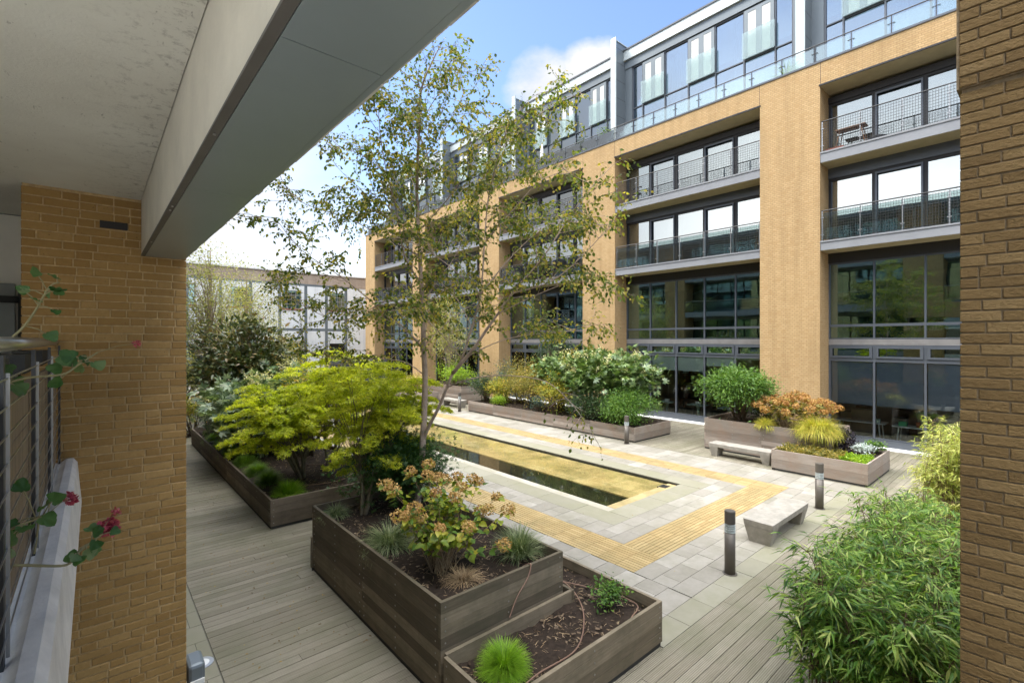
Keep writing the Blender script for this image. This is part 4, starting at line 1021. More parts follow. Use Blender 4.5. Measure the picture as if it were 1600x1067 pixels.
def tuft(name,label,x,y,z,r_,h,mat,n=900,droop=.8,spread=1.0,width=.008,cat='grass',group=None,lo=0.0):
    r=thing(name,label,cat,(x,y,z),group); a=NR.uniform(0,2*PI,n); q=np.sqrt(NR.uniform(0,1,n))*r_*.22
    base=np.column_stack([x+q*np.cos(a),y+q*np.sin(a),np.full(n,z-.01)]); a2=a+NR.normal(0,.5,n)
    tilt=np.abs(NR.uniform(lo,1.25*spread,n))
    L=np.hypot(r_*np.sin(np.minimum(tilt,PI/2)),h*np.cos(np.minimum(tilt,PI/2)))*NR.uniform(.75,1.1,n)
    grass_mesh('blades',base,a2,tilt,L,NR.uniform(.6,1.2,n)*width,droop*NR.uniform(.3,1.3,n),mat,r); return r
def twigs(mb,starts,PP,DD,nb=(4,7),L=(.25,.55),droop=1.0,leafstep=.055,rad=.004,side=.9):
    """thin drooping shoots with leaves alternating along them"""
    for s,d,scale in starts:
        for _ in range(R.randint(*nb)):
            v=Vector(d)+Vector((R.gauss(0,side),R.gauss(0,side),R.gauss(0,side*.6))); v.normalize()
            ln=R.uniform(*L)*scale; p=Vector(s); pts=[p.copy()]; k=6
            for i in range(k):
                v.z-=droop*.12*(i+.5); v.normalize(); p=p+v*ln/k; pts.append(p.copy())
            mb.tube(pts,[rad*(1-.8*i/k) for i in range(k+1)],3,False)
            m=int(ln/leafstep)
            for i in range(m):
                t=(i+.7)/m*k; j=min(k-1,int(t)); q=pts[j].lerp(pts[j+1],t-j)
                PP.append(tuple(q)); w=pts[j+1]-pts[j]; w.normalize(); DD.append((w.x+R.gauss(0,.7),w.y+R.gauss(0,.7),w.z-.45+R.gauss(0,.35)))
def smooth(P,k=4):
    P=[Vector(p) for p in P]; Q=[P[0]]+P+[P[-1]]; out=[]
    for i in range(1,len(Q)-2):
        for j in range(k):
            t=j/k; out.append(.5*((2*Q[i])+(-Q[i-1]+Q[i+1])*t+(2*Q[i-1]-5*Q[i]+4*Q[i+1]-Q[i+2])*t*t+(-Q[i-1]+3*Q[i]-3*Q[i+1]+Q[i+2])*t**3))
    out.append(P[-1]); return out
# --- the birch in the foreground planter
LIMBS={
'trunk':([(4.36,7.62,.9),(4.42,7.56,1.54),(4.45,7.53,2.17),(4.51,7.55,3.2),(4.46,7.52,3.9),(4.45,7.54,4.59),(4.4,7.57,5.74),(4.42,7.69,6.69),(4.4,7.57,7.81),(4.38,7.46,8.45),(4.48,7.24,8.9),(4.6,7.14,9.21)],.070,.006),
'stem':([(4.45,7.53,2.15),(4.49,7.43,2.41),(4.55,7.18,2.79),(4.61,7.0,3.16),(4.66,6.88,3.43),(4.75,6.74,3.68),(4.82,6.55,4.22),(4.87,6.37,4.76),(4.92,6.33,5.62),(5.04,6.35,6.5),(5.31,6.25,7.3),(5.52,6.07,8.02)],.037,.0051),
'a':([(4.42,7.56,3.88),(4.11,7.57,4.21),(3.74,7.62,4.45),(3.47,7.59,4.67),(3.01,7.73,5.05),(2.51,8.04,5.45),(2.17,8.2,5.94)],.0191,.004),
'b':([(4.45,7.53,4.64),(4.77,7.52,5.12),(5.05,7.54,5.43),(5.39,7.64,5.9),(5.61,7.71,6.33),(5.99,7.65,7.13),(6.41,7.54,7.86)],.014,.003),
'c':([(4.66,6.88,3.43),(4.78,6.45,3.85),(4.86,6.25,4.12),(4.96,6.02,4.43),(5.07,5.8,4.75),(5.38,5.39,5.33),(5.73,5.09,6.04),(5.96,4.76,6.52)],.036,.005),
'd':([(4.61,7.0,3.17),(4.74,6.48,3.35),(5.05,5.94,3.42),(5.38,5.39,3.35),(5.58,5.09,3.09),(5.73,4.82,2.72),(5.88,4.7,2.4)],.013,.003),
'e':([(4.49,7.56,3.37),(4.33,8.03,3.6),(4.02,8.58,3.63),(3.46,9.2,3.64),(3.03,9.71,3.83)],.012,.003),
'f':([(4.41,7.57,5.05),(4.06,7.48,5.46),(3.86,7.38,6.18),(3.65,7.43,7.01),(3.54,7.4,7.82),(3.61,7.34,8.24)],.018,.004),
'g':([(4.4,7.64,6.44),(4.2,8.15,6.99),(3.83,8.87,7.58),(3.44,9.48,7.85)],.014,.003),
'h':([(4.39,7.59,7.12),(4.87,7.56,7.82),(5.15,7.49,8.34),(5.25,7.37,8.7)],.012,.003),
'i':([(4.4,7.57,5.51),(4.06,8.27,5.92),(3.64,9.03,6.35),(3.15,9.73,6.65),(2.81,10.17,7.06)],.015,.003),
'j':([(4.92,6.33,5.62),(5.13,5.87,6.1),(5.45,5.46,6.59),(5.77,5.05,6.65)],.013,.003),
'k':([(4.87,6.37,4.76),(5.4,6.17,5.44),(6.11,5.95,6.06),(6.78,5.63,6.11)],.014,.003),
'l':([(4.44,7.54,4.36),(4.15,8.19,4.73),(3.64,9.03,4.38),(3.15,9.73,4.64),(2.61,10.33,5.28)],.014,.003),
'm':([(4.96,6.02,4.43),(5.45,5.6,4.74),(5.92,5.19,4.95),(6.31,4.84,4.85)],.012,.003),
'n':([(4.75,6.74,3.68),(5.51,6.48,4.01),(6.32,6.16,4.13),(7.02,5.68,4.19)],.012,.003),
'o':([(4.42,7.69,6.69),(4.43,7.29,7.16),(4.02,7.24,7.7),(3.73,7.36,7.97)],.012,.003),
'p':([(4.4,7.57,5.97),(4.63,6.98,6.45),(4.84,6.53,7.05),(5.02,6.24,7.65)],.012,.003),
'q':([(5.07,5.8,4.75),(5.39,5.25,4.91),(5.61,4.79,5.28),(5.86,4.44,5.74)],.016,.003)}
BT=thing('birch_tree','tall slender birch with a forked pale trunk rising from the foreground planter','tree',(4.38,7.6,.98))
mb=MB(); mt=MB(); PP=[];DD=[]
for q_,(P_,lo_,hi_,m_) in enumerate(((LIMBS['trunk'][0],4,9,15),(LIMBS['stem'][0],5,10,9))):
    for i_ in range(m_):
        a_=P_[R.randint(lo_,hi_)]; t_=i_*2.4+q_; L_=R.uniform(.9,2.3)*(1.15-.07*a_[2]); dx,dy=math.cos(t_)*L_,math.sin(t_)*L_
        LIMBS['x%d_%d'%(q_,i_)]=([a_,(a_[0]+dx*.4,a_[1]+dy*.4,a_[2]+L_*.32),(a_[0]+dx*.8,a_[1]+dy*.8,a_[2]+L_*.52),(a_[0]+dx,a_[1]+dy,a_[2]+L_*.5)],.010,.003)
for k,(P,r0,r1) in LIMBS.items():
    Q=smooth(P,4); n=len(Q)
    mb.tube(Q,[r0+(r1-r0)*(i/(n-1))**(1.0 if k=='trunk' else .75) for i in range(n)],10 if r0>.03 else 6)
    st=[]; lo={'trunk':.40,'stem':.36,'d':.55,'e':.35,'a':.3,'c':.35}.get(k,.3)
    acc=0
    for i in range(1,n):
        acc+=(Q[i]-Q[i-1]).length
        if i/n<lo: acc=0; continue
        while acc>.125:
            acc-=.125
            d=(Q[i]-Q[i-1]).normalized(); v=d*.5+Vector((R.gauss(0,1),R.gauss(0,1),R.gauss(.15,.5))); v.normalize()
            L_=R.uniform(.35,1.05)*(1.15-.45*i/n if k in('trunk','stem') else .85)
            if k=='d': L_=R.uniform(.15,.4)
            p=Q[i].copy(); pts=[p.copy()]
            for j in range(7):
                v.z+=.09-.035*j; v+=Vector((R.gauss(0,.12),R.gauss(0,.12),R.gauss(0,.08))); v.normalize(); p=p+v*L_/7; pts.append(p.copy())
            mb.tube(pts,[.0055*(1-.72*j/7) for j in range(8)],4,False)
            for j in (2,3,4,5,6,7): st.append((pts[j],v,1.0))
    st.append((Q[-1],(Q[-1]-Q[-2]).normalized(),1.0))
    if k=='d':
        twigs(mt,st[::2],PP,DD,(1,1),(.15,.42),1.5,.10,.0025,.5)
    else: twigs(mt,st,PP,DD,(1,3),(.10,.34),.5,.05,.0025,1.3)
mb.build('trunk',m_bark,BT,True); mt.build('twigs',m_twig,BT)
PP=np.array(PP); DD=np.array(DD); keep=NR.uniform(0,1,len(PP))<1.1
leaf_mesh('crown',*T_leaf(.68,.10,.15),PP[keep],DD[keep],rnd3(keep.sum(),.8)+[0,0,.7],NR.uniform(.04,.082,keep.sum()),L_birch,BT)
print('birch leaves',keep.sum())
# --- generic small trees
def tree(name,label,base,crown,rad,mat,T,size,n,group=None,trunks=1,tr=.05,bark=None,nc=40,cat='tree',lean=0,layer=0,down=.3,clr=.22,parent_tags=True,shell=.6,bh=.3):
    """multi-stem tree: limbs run from the base to clumps spread through the crown volume"""
    r=thing(name,label,cat,base,group); c=np.array(crown,float); rad=np.array(rad,float); B0=Vector(base)
    mb=MB(); K=[]
    for k in range(nc):
        u=NR.normal(size=3); u/=np.linalg.norm(u); u*=R.uniform(shell,1.0); K.append(Vector(c+u*rad))
    forks=[]
    for t in range(trunks):
        a=2*PI*t/trunks+R.uniform(-.4,.4); top=Vector(c)+Vector((math.cos(a)*rad[0]*.35,math.sin(a)*rad[1]*.35,-rad[2]*.15))
        if trunks==1: top=Vector(c)+Vector((0,0,rad[2]*.75))
        s0=B0+Vector((math.cos(a),math.sin(a),0))*(.04 if trunks>1 else 0)-Vector((0,0,.05))
        pts=smooth([s0,s0.lerp(top,.3)+Vector((R.gauss(0,.06),R.gauss(0,.06),.1)),s0.lerp(top,.65)+Vector((R.gauss(0,.07),R.gauss(0,.07),.05)),top],5)
        mb.tube(pts,[tr*(1-.8*i/(len(pts)-1)) for i in range(len(pts))],8); forks.append(pts)
    PP=[];OO=[]
    for k in K:
        pts=min(forks,key=lambda f:(f[-1]-k).length)
        zt=max(.15,min(.95,(k.z-B0.z)/(pts[-1].z-B0.z+1e-6)-R.uniform(.15,.35))) if trunks==1 else R.uniform(bh,.95)
        s=pts[int(zt*(len(pts)-1))]; mid=s.lerp(k,.5)+Vector((R.gauss(0,.05),R.gauss(0,.05),.06*rad[2])); q=smooth([s,mid,k],4)
        mb.tube(q,[tr*.32*(1-.8*i/(len(q)-1)) for i in range(len(q))],5,False)
        m=int(n/nc*R.uniform(.55,1.45)); cr=clr*rad.mean()
        o_=np.array(k)-c
        if layer:
            h_=o_*[1,1,0]; h_=h_/(np.linalg.norm(h_)+1e-6); sd_=np.array([-h_[1],h_[0],0]); t_=NR.uniform(-.6,1.3,m); w_=NR.normal(size=m)*cr*.55*(1.15-t_*.6)
            P=np.array(k)+h_[None]*(t_*cr*1.5)[:,None]+sd_[None]*w_[:,None]; P[:,2]+=-.22*cr*np.maximum(t_,0)**2+NR.normal(size=m)*cr*.09
        else: P=NR.normal(size=(m,3))*cr*np.array([1,1,.8])+np.array(k)
        PP.append(P); OO.append(np.tile(o_/(np.linalg.norm(o_)+.01)*.8,(m,1)))
    mb.build('trunk',bark or m_bark2,r,True)
    P=np.concatenate(PP); O=np.concatenate(OO); leaves_at('crown',T,P,mat,r,size,.35,O,down,.8 if layer else .4)
    return r
TM=T_palm(5,3.6,.28,.15); TF=T_palm(7,3.9,.26,.14)
tree('japanese_maple','yellow green Japanese maple with thin bare stems at the back of the foreground planter',(3.5,7.93,1.0),(3.95,8.35,2.65),(1.1,1.15,1.0),L_maple,TM,.062,13500,'Japanese maples',5,.03,m_bark3,125,layer=1,down=.25,clr=.19,shell=.2)
tree('japanese_maple','yellow green Japanese maple spreading low over the grass domes of the left planter',(4.0,12.7,.5),(3.6,12.2,2.2),(1.45,1.4,.95),L_maple,TM,.075,11500,'Japanese maples',6,.045,m_bark3,125,layer=1,down=.25,clr=.18,shell=.2)
tree('japanese_maple','yellow green Japanese maple on the right of the left planter, nearest the pool',(4.7,12.6,.5),(5.0,12.9,2.75),(1.3,1.3,1.05),L_maple,TM,.075,9500,'Japanese maples',4,.045,m_bark3,110,layer=1,down=.25,clr=.18,shell=.2)
shrub('dark_maple_bush','dark green fine-leaved bush around the foot of the birch trunk','bush',(4.25,7.9,1.62),(.62,.62,.62),L_maple_d,TM,.06,5200,40,z0=.98,cl=.3)
shrub('dark_maple_bush','dark feathery green bush in the gap between foreground and left planters','bush',(5.1,9.9,.9),(.9,.8,.9),L_maple_d,TM,.07,3600,36,z0=.0,cl=.28)
tree('magnolia_tree','dark bronze green magnolia with big glossy leaves in the left planter',(3.8,18.6,.5),(3.75,18.4,3.2),(1.45,1.4,1.5),L_mag,T_leaf(.42),.18,8500,None,1,.07,m_bark2,75,down=-.1,clr=.19,shell=.35)
shrub('fatsia','pale variegated fatsia with large hand-shaped leaves below the magnolia','shrub',(3.7,16.2,1.75),(1.25,1.3,1.0),L_fat2,TF,.26,900,34,z0=.5,cl=.25,flowers=(L_cream,16,.16),stems=8)
shrub('fatsia','dark green fatsia right of the magnolia with cream flower heads','shrub',(5.0,17.0,2.0),(1.1,1.2,1.1),L_fat,TF,.24,900,32,z0=.5,cl=.25,flowers=(L_cream,22,.18),stems=8)
shrub('clipped_ball_shrub','small dense dark round shrub in the far left corner of the left planter','shrub',(3.45,20.9,.98),(.52,.55,.5),L_dark,T_leaf(.6),.05,3200,36,z0=.5,cl=.3)
shrub('autumn_shrub','yellow autumn shrub between the fatsias and the maples in the left planter','shrub',(4.9,15.0,2.5),(.9,.9,.7),L_aut,T_leaf(.55),.09,1300,24,z0=.5,cl=.3)
shrub('dark_shrub','dark low shrub under the magnolia in the left planter','shrub',(4.6,19.8,1.1),(.9,.9,.7),L_dark,T_leaf(.5),.08,2200,30,z0=.5,cl=.3)
shrub('dark_shrub','dark evergreen shrub in the middle of the left planter behind the maples','shrub',(4.4,15.4,1.1),(.9,.7,.65),L_dark,T_leaf(.5),.08,2000,30,z0=.5,cl=.3)
# grass domes along the left planter
ORD=['nearest of','second of','third of','fourth of','fifth of','sixth of','furthest of']
for i,(x,y,q,m) in enumerate(((3.32,11.5,.42,0),(3.22,12.75,.40,1),(3.20,13.75,.38,1),(3.2,15.0,.38,1),(3.15,16.6,.40,0),(3.18,17.9,.42,0),(3.15,19.2,.42,0))):
    tuft('grass_dome',('bright green' if m==0 else 'dark green')+' grass dome, '+ORD[i]+' the seven along the left planter edge',x,y,.5,q,.36,(L_tuft,L_tuft_d)[m],1500,.9,1.15,.009,'grass','grass domes in the left planter')
tuft('grass_dome','bright green round grass dome in the low foreground planter',3.32,3.93,.42,.27,.36,L_tuft,2400,1.0,1.3,.006)
tuft('sedge','striped sedge clump at the far corner of the foreground planter rim',3.1,8.15,.99,.34,.26,L_sedge,420,1.6,1.0,.009,'sedge','sedge clumps in the foreground planter')
tuft('sedge','striped sedge clump arching over the left rim beside the hydrangea',3.25,6.45,.99,.5,.42,L_sedge,650,1.5,1.05,.009,'sedge','sedge clumps in the foreground planter')
tuft('sedge','upright green sedge clump in the near right corner of the foreground planter',4.45,4.95,.99,.42,.46,L_sedge,900,.9,.85,.008,'sedge','sedge clumps in the foreground planter')
tuft('dry_grass','withered straw-coloured grass at the foot of the foreground hydrangea',3.5,4.95,.99,.34,.07,m_straw,420,1.0,1.3,.006,'grass')
shrub('leafy_plant','small leafy green plant on bare soil of the low foreground planter','plant',(5.22,3.98,.60),(.24,.20,.15),L_mid,T_leaf(.55),.05,420,16,z0=.44,cl=.3,stems=4)
# --- hydrangeas
def heads(name,C_,rad,mat,parent,per=150,ps=.028,flat=.75):
    for i,c in enumerate(C_):
        rr=rad*R.uniform(.75,1.2); u=NR.normal(size=(per,3)); u/=np.linalg.norm(u,axis=1)[:,None]; P=u*rr*np.array([1,1,flat])*NR.uniform(.8,1.05,(per,1))+np.array(c)
        leaf_mesh(name,*T_leaf(.9,.1,.2),P,rnd3(per),u+rnd3(per,.3),NR.uniform(ps*.7,ps*1.2,per),mat,parent)
HB=(3.45,5.35,.98); HH=[(2.97,5.99,2.04),(2.99,5.8,2.02),(3.29,5.89,2.19),(3.63,5.99,2.21),(3.41,5.65,2.17),(3.56,5.65,2.11),(3.76,5.75,2.02),(3.84,5.55,2.09),(4.05,5.49,2.03),(4.18,5.51,1.96),(3.76,5.35,2.01),(3.57,5.24,1.93),(3.34,5.32,2.02),(3.03,5.32,1.9),(3.08,5.28,1.8),(2.88,5.29,1.84),(3.05,4.77,1.8),(3.42,4.72,1.74),(2.9,5.5,1.77),(4.02,5.25,1.64),(4.18,5.11,1.84),(3.97,5.03,1.73),(4.3,5.0,1.66),(4.0,4.73,1.35)]
def hydrangea(label,base,H_,leafm,headm,hr=.085,nl=16,group='hydrangeas',ls=.10,st=14,fan=.12,per=150,ps=.028):
    r=thing('hydrangea',label,'hydrangea',base,group); mb=MB(); PP=[];DD=[]
    for h in H_:
        b0=Vector((base[0]+R.uniform(-fan,fan),base[1]+R.uniform(-fan,fan),base[2]-.02)); h=Vector(h)
        Q=smooth([b0,b0.lerp(h,.45)+Vector((R.gauss(0,.03),R.gauss(0,.03),.06)),h],6); mb.tube(Q,[.006*(1-.5*i/len(Q)) for i in range(len(Q))],4,False)
        for _ in range(nl):
            q=Q[R.randint(int(len(Q)*.5),len(Q)-1)]; v=Vector((R.gauss(0,1),R.gauss(0,1),-.15)); PP.append(tuple(q+v*.03)); DD.append(tuple(v))
    for _ in range(st):
        a=R.uniform(0,2*PI); L_=R.uniform(.5,.95); t=R.uniform(.1,.6); b0=Vector((base[0]+R.uniform(-fan,fan),base[1]+R.uniform(-fan,fan),base[2]-.02)); e=b0+Vector((math.cos(a)*L_*math.sin(t),math.sin(a)*L_*math.sin(t),L_*math.cos(t)))
        mb.tube([b0,b0.lerp(e,.5)+Vector((0,0,.03)),e],[.0055,.004,.002],4,False)
        for _ in range(5): v=Vector((R.gauss(0,1),R.gauss(0,1),-.1)); PP.append(tuple(e+Vector((R.gauss(0,.04),R.gauss(0,.04),R.uniform(-.15,0))))); DD.append(tuple(v))
    mb.build('stems',m_straw,r,True)
    n=len(PP); leaf_mesh('foliage',*T_leaf(.72,.14,.2),PP,DD,rnd3(n,.5)+[0,0,1],NR.uniform(ls*.6,ls*1.1,n),leafm,r)
    heads('flower_head',H_,hr,headm,r,per,ps); return r
hydrangea('dried tan and cream hydrangea with bundled bare stems in the foreground planter',HB,HH,L_hydl,L_hydf,.092,20,None,.12,70,.14)
def spread(c,rad,n,zmin=0):
    out=[]
    for i in range(n):
        t=i*2.39996; q=math.sqrt((i+.5)/n); z=math.sqrt(max(0,1-q*q*.8)); out.append((c[0]+rad[0]*q*math.cos(t)+R.gauss(0,.03),c[1]+rad[1]*q*math.sin(t)+R.gauss(0,.03),c[2]+rad[2]*z+R.gauss(0,.06)))
    return out
hydrangea('rust orange mophead hydrangea massed on the tall grey planter',(17.8,5.9,1.0),spread((17.75,5.9,1.35),(.95,1.35,.75),46),L_olive,L_hydo,.14,14,None,.16,40,.5,110,.05)
tuft('golden_grass','arching golden grass clump spilling over the near corner of the tall grey planter',17.15,5.0,1.05,.85,.7,L_gold,2200,1.7,1.0,.018,'grass')
tuft('golden_grass','smaller green golden grass clump at the middle of the tall grey planter rim',17.2,6.55,1.05,.5,.42,L_gold,900,1.6,1.0,.014,'grass')
shrub('round_bush','round bright green bush on bare multi stems at the left of the tall grey planter','bush',(17.9,7.75,2.15),(.95,1.25,.78),L_mid,T_lance(.3),.12,9000,90,z0=1.02,cl=.16,stems=9,lumpy=.1,shell=.8)
shrub('dark_shrub','dark low plant in the tall grey planter between bush and hydrangea','shrub',(18.4,7.0,1.35),(.5,.7,.35),L_dark,T_leaf(.5),.07,900,20,z0=1.0)
def mat_cover(name,label,x0,y0,x1,y1,z,mat,T,size,n,h=.12,cat='ground cover'):
    P=np.column_stack([NR.uniform(x0,x1,n),NR.uniform(y0,y1,n),np.zeros(n)]); P[:,2]=z+NR.uniform(0,1,n)*h*(.55+.45*np.sin(P[:,0]*9)*np.cos(P[:,1]*7))
    D=rnd3(n)*[1,1,.4]+[0,0,.7]; o=leaf_mesh(name,*T,P,D,rnd3(n),NR.uniform(size*.6,size*1.3,n),mat); return tag(o,label,cat)
mat_cover('heather','green and rust heather row along the front of the low grey right planter',15.9,4.1,16.9,5.75,.55,L_olive,T_lance(.3),.09,3200,.22)
mat_cover('lime_ground_cover','lime green ground cover at the near end of the low grey right planter',15.9,3.5,16.9,4.1,.55,L_lime,T_leaf(.6),.06,2200,.16)
shrub('silver_plant','silvery white plant in the low grey right planter','plant',(17.3,3.85,.72),(.3,.25,.16),L_silver,T_leaf(.4),.07,600,18,z0=.54)
shrub('black_leaved_plant','nearly black leaved plant below the golden grass in the low right planter','plant',(17.55,4.35,.85),(.4,.25,.35),M_leaf('black_leaves',[(.012,.01,.014),(.03,.02,.03)],.1),T_leaf(.4),.09,800,20,z0=.54)
shrub('leafy_plant','small green plant at the right end of the low grey right planter','plant',(17.95,3.75,.75),(.3,.25,.2),L_mid,T_leaf(.5),.07,500,16,z0=.54)
# --- long shrub planter across the pool
shrub('round_bush','dark green round bush at the near end of the long shrub planter, behind the bollard','bush',(16.60,11.70,1.10),(0.91,0.94,0.78),L_mid,T_leaf(.45),.075,7800,60,z0=.5,cl=.2,lumpy=.08,shell=.85)
shrub('fatsia','fatsia with cream flower heads above the round bush, nearest the glass','shrub',(17.55,12.60,2.20),(0.99,1.32,1.09),L_fat,TF,.22,1950,34,z0=.5,cl=.24,flowers=(L_cream,16,.17),stems=9)
shrub('fatsia','fatsia with cream flower heads in the middle of the long shrub planter','shrub',(17.35,14.40,2.35),(0.99,1.38,1.09),L_fat,TF,.22,1950,34,z0=.5,cl=.24,flowers=(L_cream,18,.17),stems=9)
shrub('fatsia','lower fatsia with cream heads at the left of the flowering fatsias','shrub',(17.45,16.20,2.25),(0.94,1.15,0.98),L_fat,TF,.22,1350,28,z0=.5,cl=.24,flowers=(L_cream,12,.17),stems=7)
shrub('clipped_hedge','dark green clipped low hedge left of the round bush','hedge',(16.40,13.50,1.05),(0.58,1.21,0.63),L_dark,T_leaf(.6),.055,7800,60,z0=.5,cl=.22,lumpy=.06,shell=.85)
shrub('autumn_shrub','yellow and orange autumn shrub left of the clipped hedge','shrub',(16.40,15.70,1.40),(0.64,1.03,0.98),L_aut,T_leaf(.55),.085,2550,34,z0=.5)
shrub('olive_shrub','olive and amber leaved shrub in the long shrub planter','shrub',(16.65,17.50,1.55),(0.82,1.26,1.09),L_olive,T_leaf(.5),.08,3600,40,z0=.5)
tree('dark_tree','small dark leaved tree at the back of the long shrub planter before the brick pier',(17.75,17.30,0.55),(20.83,19.78,3.33),(.95,1.5,1.15),L_dark,T_leaf(.5),.10,4200,None,2,.05,m_bark2,60,clr=.2,shell=.3)
shrub('olive_shrub','olive green shrub with bare twigs at the back of the long shrub planter','shrub',(17.65,19.40,1.75),(0.82,1.38,1.26),L_olive,T_leaf(.5),.08,3300,40,z0=.5)
shrub('green_ball','small lime green ball plant on the rim of the long shrub planter','plant',(16.20,19.60,0.77),(0.37,0.41,0.25),L_lime,T_lance(.35),.05,2250,24,z0=.5,cl=.3)
shrub('autumn_shrub','orange and yellow autumn shrub near the far end of the long shrub planter','shrub',(16.75,20.30,1.20),(0.76,0.86,0.69),L_aut,T_leaf(.55),.085,2250,30,z0=.5)
shrub('blue_shrub','blue green shrub at the back of the long shrub planter, far end','shrub',(17.75,20.80,1.60),(0.70,1.03,1.03),L_blue,T_leaf(.4),.08,2700,34,z0=.5)
shrub('dark_shrub','dark green shrub in the far corner of the long shrub planter','shrub',(16.65,21.30,1.25),(0.94,0.69,0.80),L_dark,T_leaf(.5),.08,3300,34,z0=.5)
shrub('blue_shrub','small grey green shrub at the rim of the long shrub planter','shrub',(16.15,16.60,0.90),(0.29,0.52,0.40),L_blue,T_leaf(.4),.06,1050,18,z0=.5)
shrub('lime_shrub','lime green shrub on the distant tall grey planter','shrub',(17.95,26.00,1.65),(0.94,1.84,0.63),L_lime,T_leaf(.5),.09,2700,34,z0=1.02)
shrub('autumn_shrub','orange leaved shrub on the distant low planter at the court end','shrub',(16.35,29.00,1.05),(0.58,1.61,0.57),L_aut,T_leaf(.5),.09,2100,26,z0=.5)
# --- trees beyond the left planter
tree('birch_tree','pale thin birch beyond the left planter, right beside the brick pier',(3.9,25.5,0),(4.0,25.5,5.0),(1.9,1.9,4.1),L_birch2,T_leaf(.6),.085,9500,'distant birches',1,.08,m_bark,130,clr=.14,shell=.25)
tree('birch_tree','pale thin birch beyond the left planter, second from the brick pier',(5.9,27.5,0),(5.9,27.5,4.6),(2.1,2.0,3.8),L_birch2,T_leaf(.6),.085,8500,'distant birches',1,.08,m_bark,120,clr=.14,shell=.25)
shrub('green_hedge','loose light green hedge filling the far left end of the court','hedge',(3.6,31,1.8),(3.0,1.4,1.9),L_birch2,T_leaf(.5),.12,5200,70,z0=0,cl=.2)
shrub('autumn_shrub','yellow leaved shrub at the far left beyond the clipped ball','shrub',(3.0,23.6,1.0),(.9,.8,.75),L_aut,T_leaf(.5),.09,1600,30,z0=0)
shrub('dark_shrub','dark climbing shrub against the white warehouse wall','shrub',(14.8,49.8,2.0),(1.6,.8,2.1),L_dark,T_leaf(.5),.16,3000,40,z0=0)
tree('small_tree','small yellow green tree in front of the white warehouse arches',(12.0,44,0),(12.0,44,3.0),(1.7,1.7,1.7),L_olive,T_leaf(.5),.13,3800,None,1,.07,m_bark2,60,clr=.2,shell=.3)
# small trees at the near side of the facade, far bays
tree('small_tree','thin pale tree in front of the third brick pier of the facade',(18.3,27.5,1.0),(18.3,27.4,4.5),(1.2,1.8,2.6),L_birch2,T_leaf(.6),.10,4200,None,1,.06,m_bark,80,clr=.16,shell=.25)
# --- bamboo
def bamboo(label,x0,y0,x1,y1,h0,h1,nculm,mat,T,size,per,group='bamboo clumps',lean=.35,seed=None):
    r=thing('bamboo',label,'bamboo',((x0+x1)/2,(y0+y1)/2,0),group); mb=MB(); PP=[];DD=[]
    for _ in range(nculm):
        x=R.uniform(x0,x1); y=R.uniform(y0,y1); h=R.uniform(h0,h1)*(1.18 if R.random()<.08 else 1)*(.92+.10*math.sin(x*2.3)*math.cos(y*3.1)); a=R.uniform(0,2*PI); ln=R.uniform(0,lean)*h
        P=[Vector((x,y,0)),Vector((x+ln*.12*math.cos(a),y+ln*.12*math.sin(a),h*.5)),Vector((x+ln*.5*math.cos(a),y+ln*.5*math.sin(a),h*.85)),Vector((x+ln*math.cos(a),y+ln*math.sin(a),h))]
        Q=smooth(P,4); mb.tube(Q,[.009*(1-.7*i/len(Q)) for i in range(len(Q))],5,False)
        for i in range(3,len(Q)):
            for _b in range(2):
                b=R.uniform(0,2*PI); v=Vector((math.cos(b),math.sin(b),R.uniform(.1,.7))).normalized(); L_=R.uniform(.12,.38); e=Q[i]+v*L_; 
                mb.tube([Q[i],Q[i].lerp(e,.5)+Vector((0,0,.02)),e],[.003,.002,.001],3,False)
                for s in range(per):
                    t=R.uniform(.3,1.05); q=Q[i].lerp(e,t)
                    PP.append((q.x+R.gauss(0,.02),q.y+R.gauss(0,.02),q.z+R.gauss(0,.015))); DD.append((v.x+R.gauss(0,.55),v.y+R.gauss(0,.55),-.15+R.gauss(0,.4)))
    mb.build('culms',m_twig,r,True); n=len(PP)
    leaf_mesh('foliage',*T,PP,DD,rnd3(n,.35)+[0,0,1],NR.uniform(size*.6,size*1.25,n),mat,r); return r
TL=T_lance(.145,.22)
bamboo('nearest dense green bamboo clump with narrow drooping leaves, beside the brick pier',5.7,.7,7.3,1.85,1.0,1.6,165,L_bamboo,TL,.155,8,lean=.22)
bamboo('middle green bamboo clump, behind the nearest one along the deck edge',7.3,.6,9.9,1.95,1.0,1.55,190,L_bamboo,TL,.15,7,lean=.22)
bamboo('sparse low bamboo sprig standing apart on the deck by the concrete bench',10.7,1.5,11.4,2.0,.9,1.25,12,L_bamboo,TL,.14,7,lean=.15)
bamboo('yellow green bamboo clump at the far end beside the brick pier edge',12.6,.6,15.2,1.85,1.3,2.15,130,L_bamboo_y,TL,.15,7,lean=.15)
# --- potted plants on the roof terrace
for (lab,y,kind) in (('spiky agave in a pot behind the terrace balustrade, above the second brick pier',7.5,'agave'),('dark potted shrub on the roof terrace',18.6,'shrub'),('light green plant on a stand by the metal fin of the roof terrace',16.9,'shrub2')):
    pt=MB().lathe((21.75,y,14.6),[(.16,0),(.22,.35),(.24,.36),(.2,.34)],16); r=thing('potted_plant',lab,'potted plant',(21.75,y,14.6),'terrace pot plants'); pt.build('pot',m_frame_d,r,True)
    if kind=='agave':
        n=46; a=NR.uniform(0,6.28,n); grass_mesh('leaves',np.tile([21.75,y,14.93],(n,1)),a,NR.uniform(0,1.3,n),np.full(n,.75),np.full(n,.06),np.full(n,.35),L_mid,r)
    else:
        P=NR.normal(size=(500,3))*[.17,.17,.28]+[21.75,y,15.45]; leaves_at('foliage',T_leaf(.5),P,L_dark if kind=='shrub' else L_mid,r,.09)
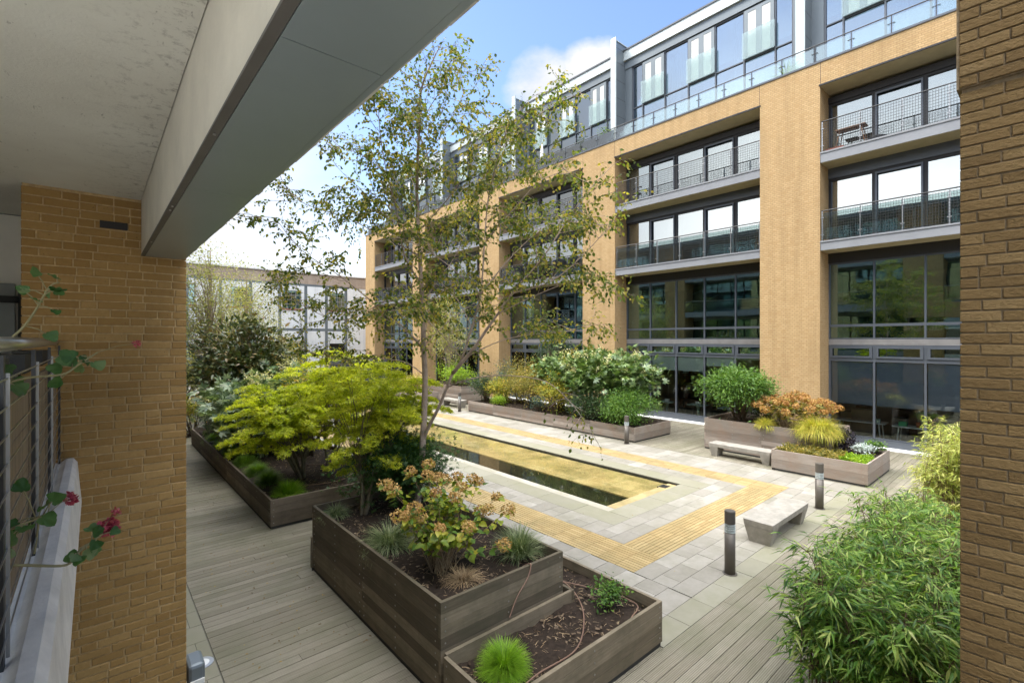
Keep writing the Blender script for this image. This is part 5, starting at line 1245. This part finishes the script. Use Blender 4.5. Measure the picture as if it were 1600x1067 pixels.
r=thing('closed_parasol','white closed parasol on the roof terrace','parasol',(21.9,22.1,14.6)); MB().lathe((21.9,22.1,14.6),[(.02,0),(.02,2.1)],8).build('pole',m_steel,r); MB().lathe((21.9,22.1,14.6),[(.05,.8),(.14,.95),(.10,1.6),(.03,2.15)],12).build('canopy',m_white,r,True)
# --- geraniums on the balcony coping
def geranium(label,P,leaves,flowers,ls=.055,tilt=0):
    r=thing('geranium',label,'geranium',P[0],'straggly geraniums on the balcony'); Q=smooth(P,5); mb=MB(); mb.tube(Q,[.005*(1-.4*i/len(Q)) for i in range(len(Q))],6)
    LP=[];LD=[];LU=[]
    for (t,dx,dy,dz,s) in leaves:
        q=Q[min(len(Q)-1,int(t*(len(Q)-1)))]; e=q+Vector((dx,dy,dz)); mb.tube([q,q.lerp(e,.6)+Vector((0,0,.006)),e],.002,5,False); LP.append(tuple(e)); LD.append((dx+R.gauss(0,.01),dy+R.gauss(0,.01),dz-.02)); LU.append((R.gauss(0,.3),-.9,R.gauss(.5,.4)))
    n=len(LP); leaf_mesh('leaves',*T_round(9,.07,.5),LP,LD,LU,[ls*R.uniform(.75,1.15) for _ in range(n)],L_ger,r)
    for f,fr,k in flowers:
        f=Vector(f); mb.tube([Q[-1],Q[-1].lerp(f,.5)+Vector((0,0,.008)),f],.0012,5,False)
        PPf=[];
        for _ in range(k):
            u=Vector((R.gauss(0,1),R.gauss(0,1),R.gauss(0,1))); u.normalize(); PPf.append(tuple(f+u*fr*R.uniform(.5,1)))
        leaf_mesh('flower_head',*T_leaf(.9,.1,.2),PPf,rnd3(k),rnd3(k),NR.uniform(fr*.5,fr*.9,k),L_pink,r)
    mb.build('stem',m_gstem,r,True)
def gl(n,t0,t1,s=.05): return [(R.uniform(t0,t1),R.gauss(0,s),R.gauss(0,s*.6),R.gauss(.005,s*.8),1) for _ in range(n)]
geranium('pale geranium shoot rising above the top rail at the left edge',[(-.30,2.77,3.95),(-.22,2.72,4.04),(-.18,2.75,4.12),(-.14,2.77,4.22),(-.11,2.76,4.24)],gl(11,.3,1,.035),[],.042)
geranium('geranium stem with one small pink flower reaching right over the railing',[(-.27,2.48,3.83),(-.19,2.49,3.86),(-.09,2.47,3.87),(-.05,2.5,3.9),(.01,2.52,3.95)],gl(9,.65,1,.03)+gl(4,.05,.3,.035),[((.135,2.55,3.985),.014,46)],.046)
geranium('geranium branch with withered leaves and a full pink flower cluster below',[(-.24,2.19,3.30),(-.15,2.19,3.27),(-.07,2.18,3.25),(-.04,2.22,3.27),(.01,2.25,3.30)],gl(9,.7,1,.025),[((.04,2.29,3.315),.028,150),((.06,2.29,3.365),.015,40)],.04)
geranium('geranium shoot with large leaves and a small pink flower above the coping',[(-.25,2.04,3.40),(-.20,2.10,3.42),(-.14,2.15,3.43),(-.11,2.2,3.43)],gl(9,.3,1,.045),[((-.06,2.24,3.455),.02,70)],.046)
geranium('small dry geranium sprig between the railing posts',[(-.2,3.0,3.05),(-.19,3.0,3.15),(-.185,2.98,3.22)],gl(4,.7,1,.02),[],.03)
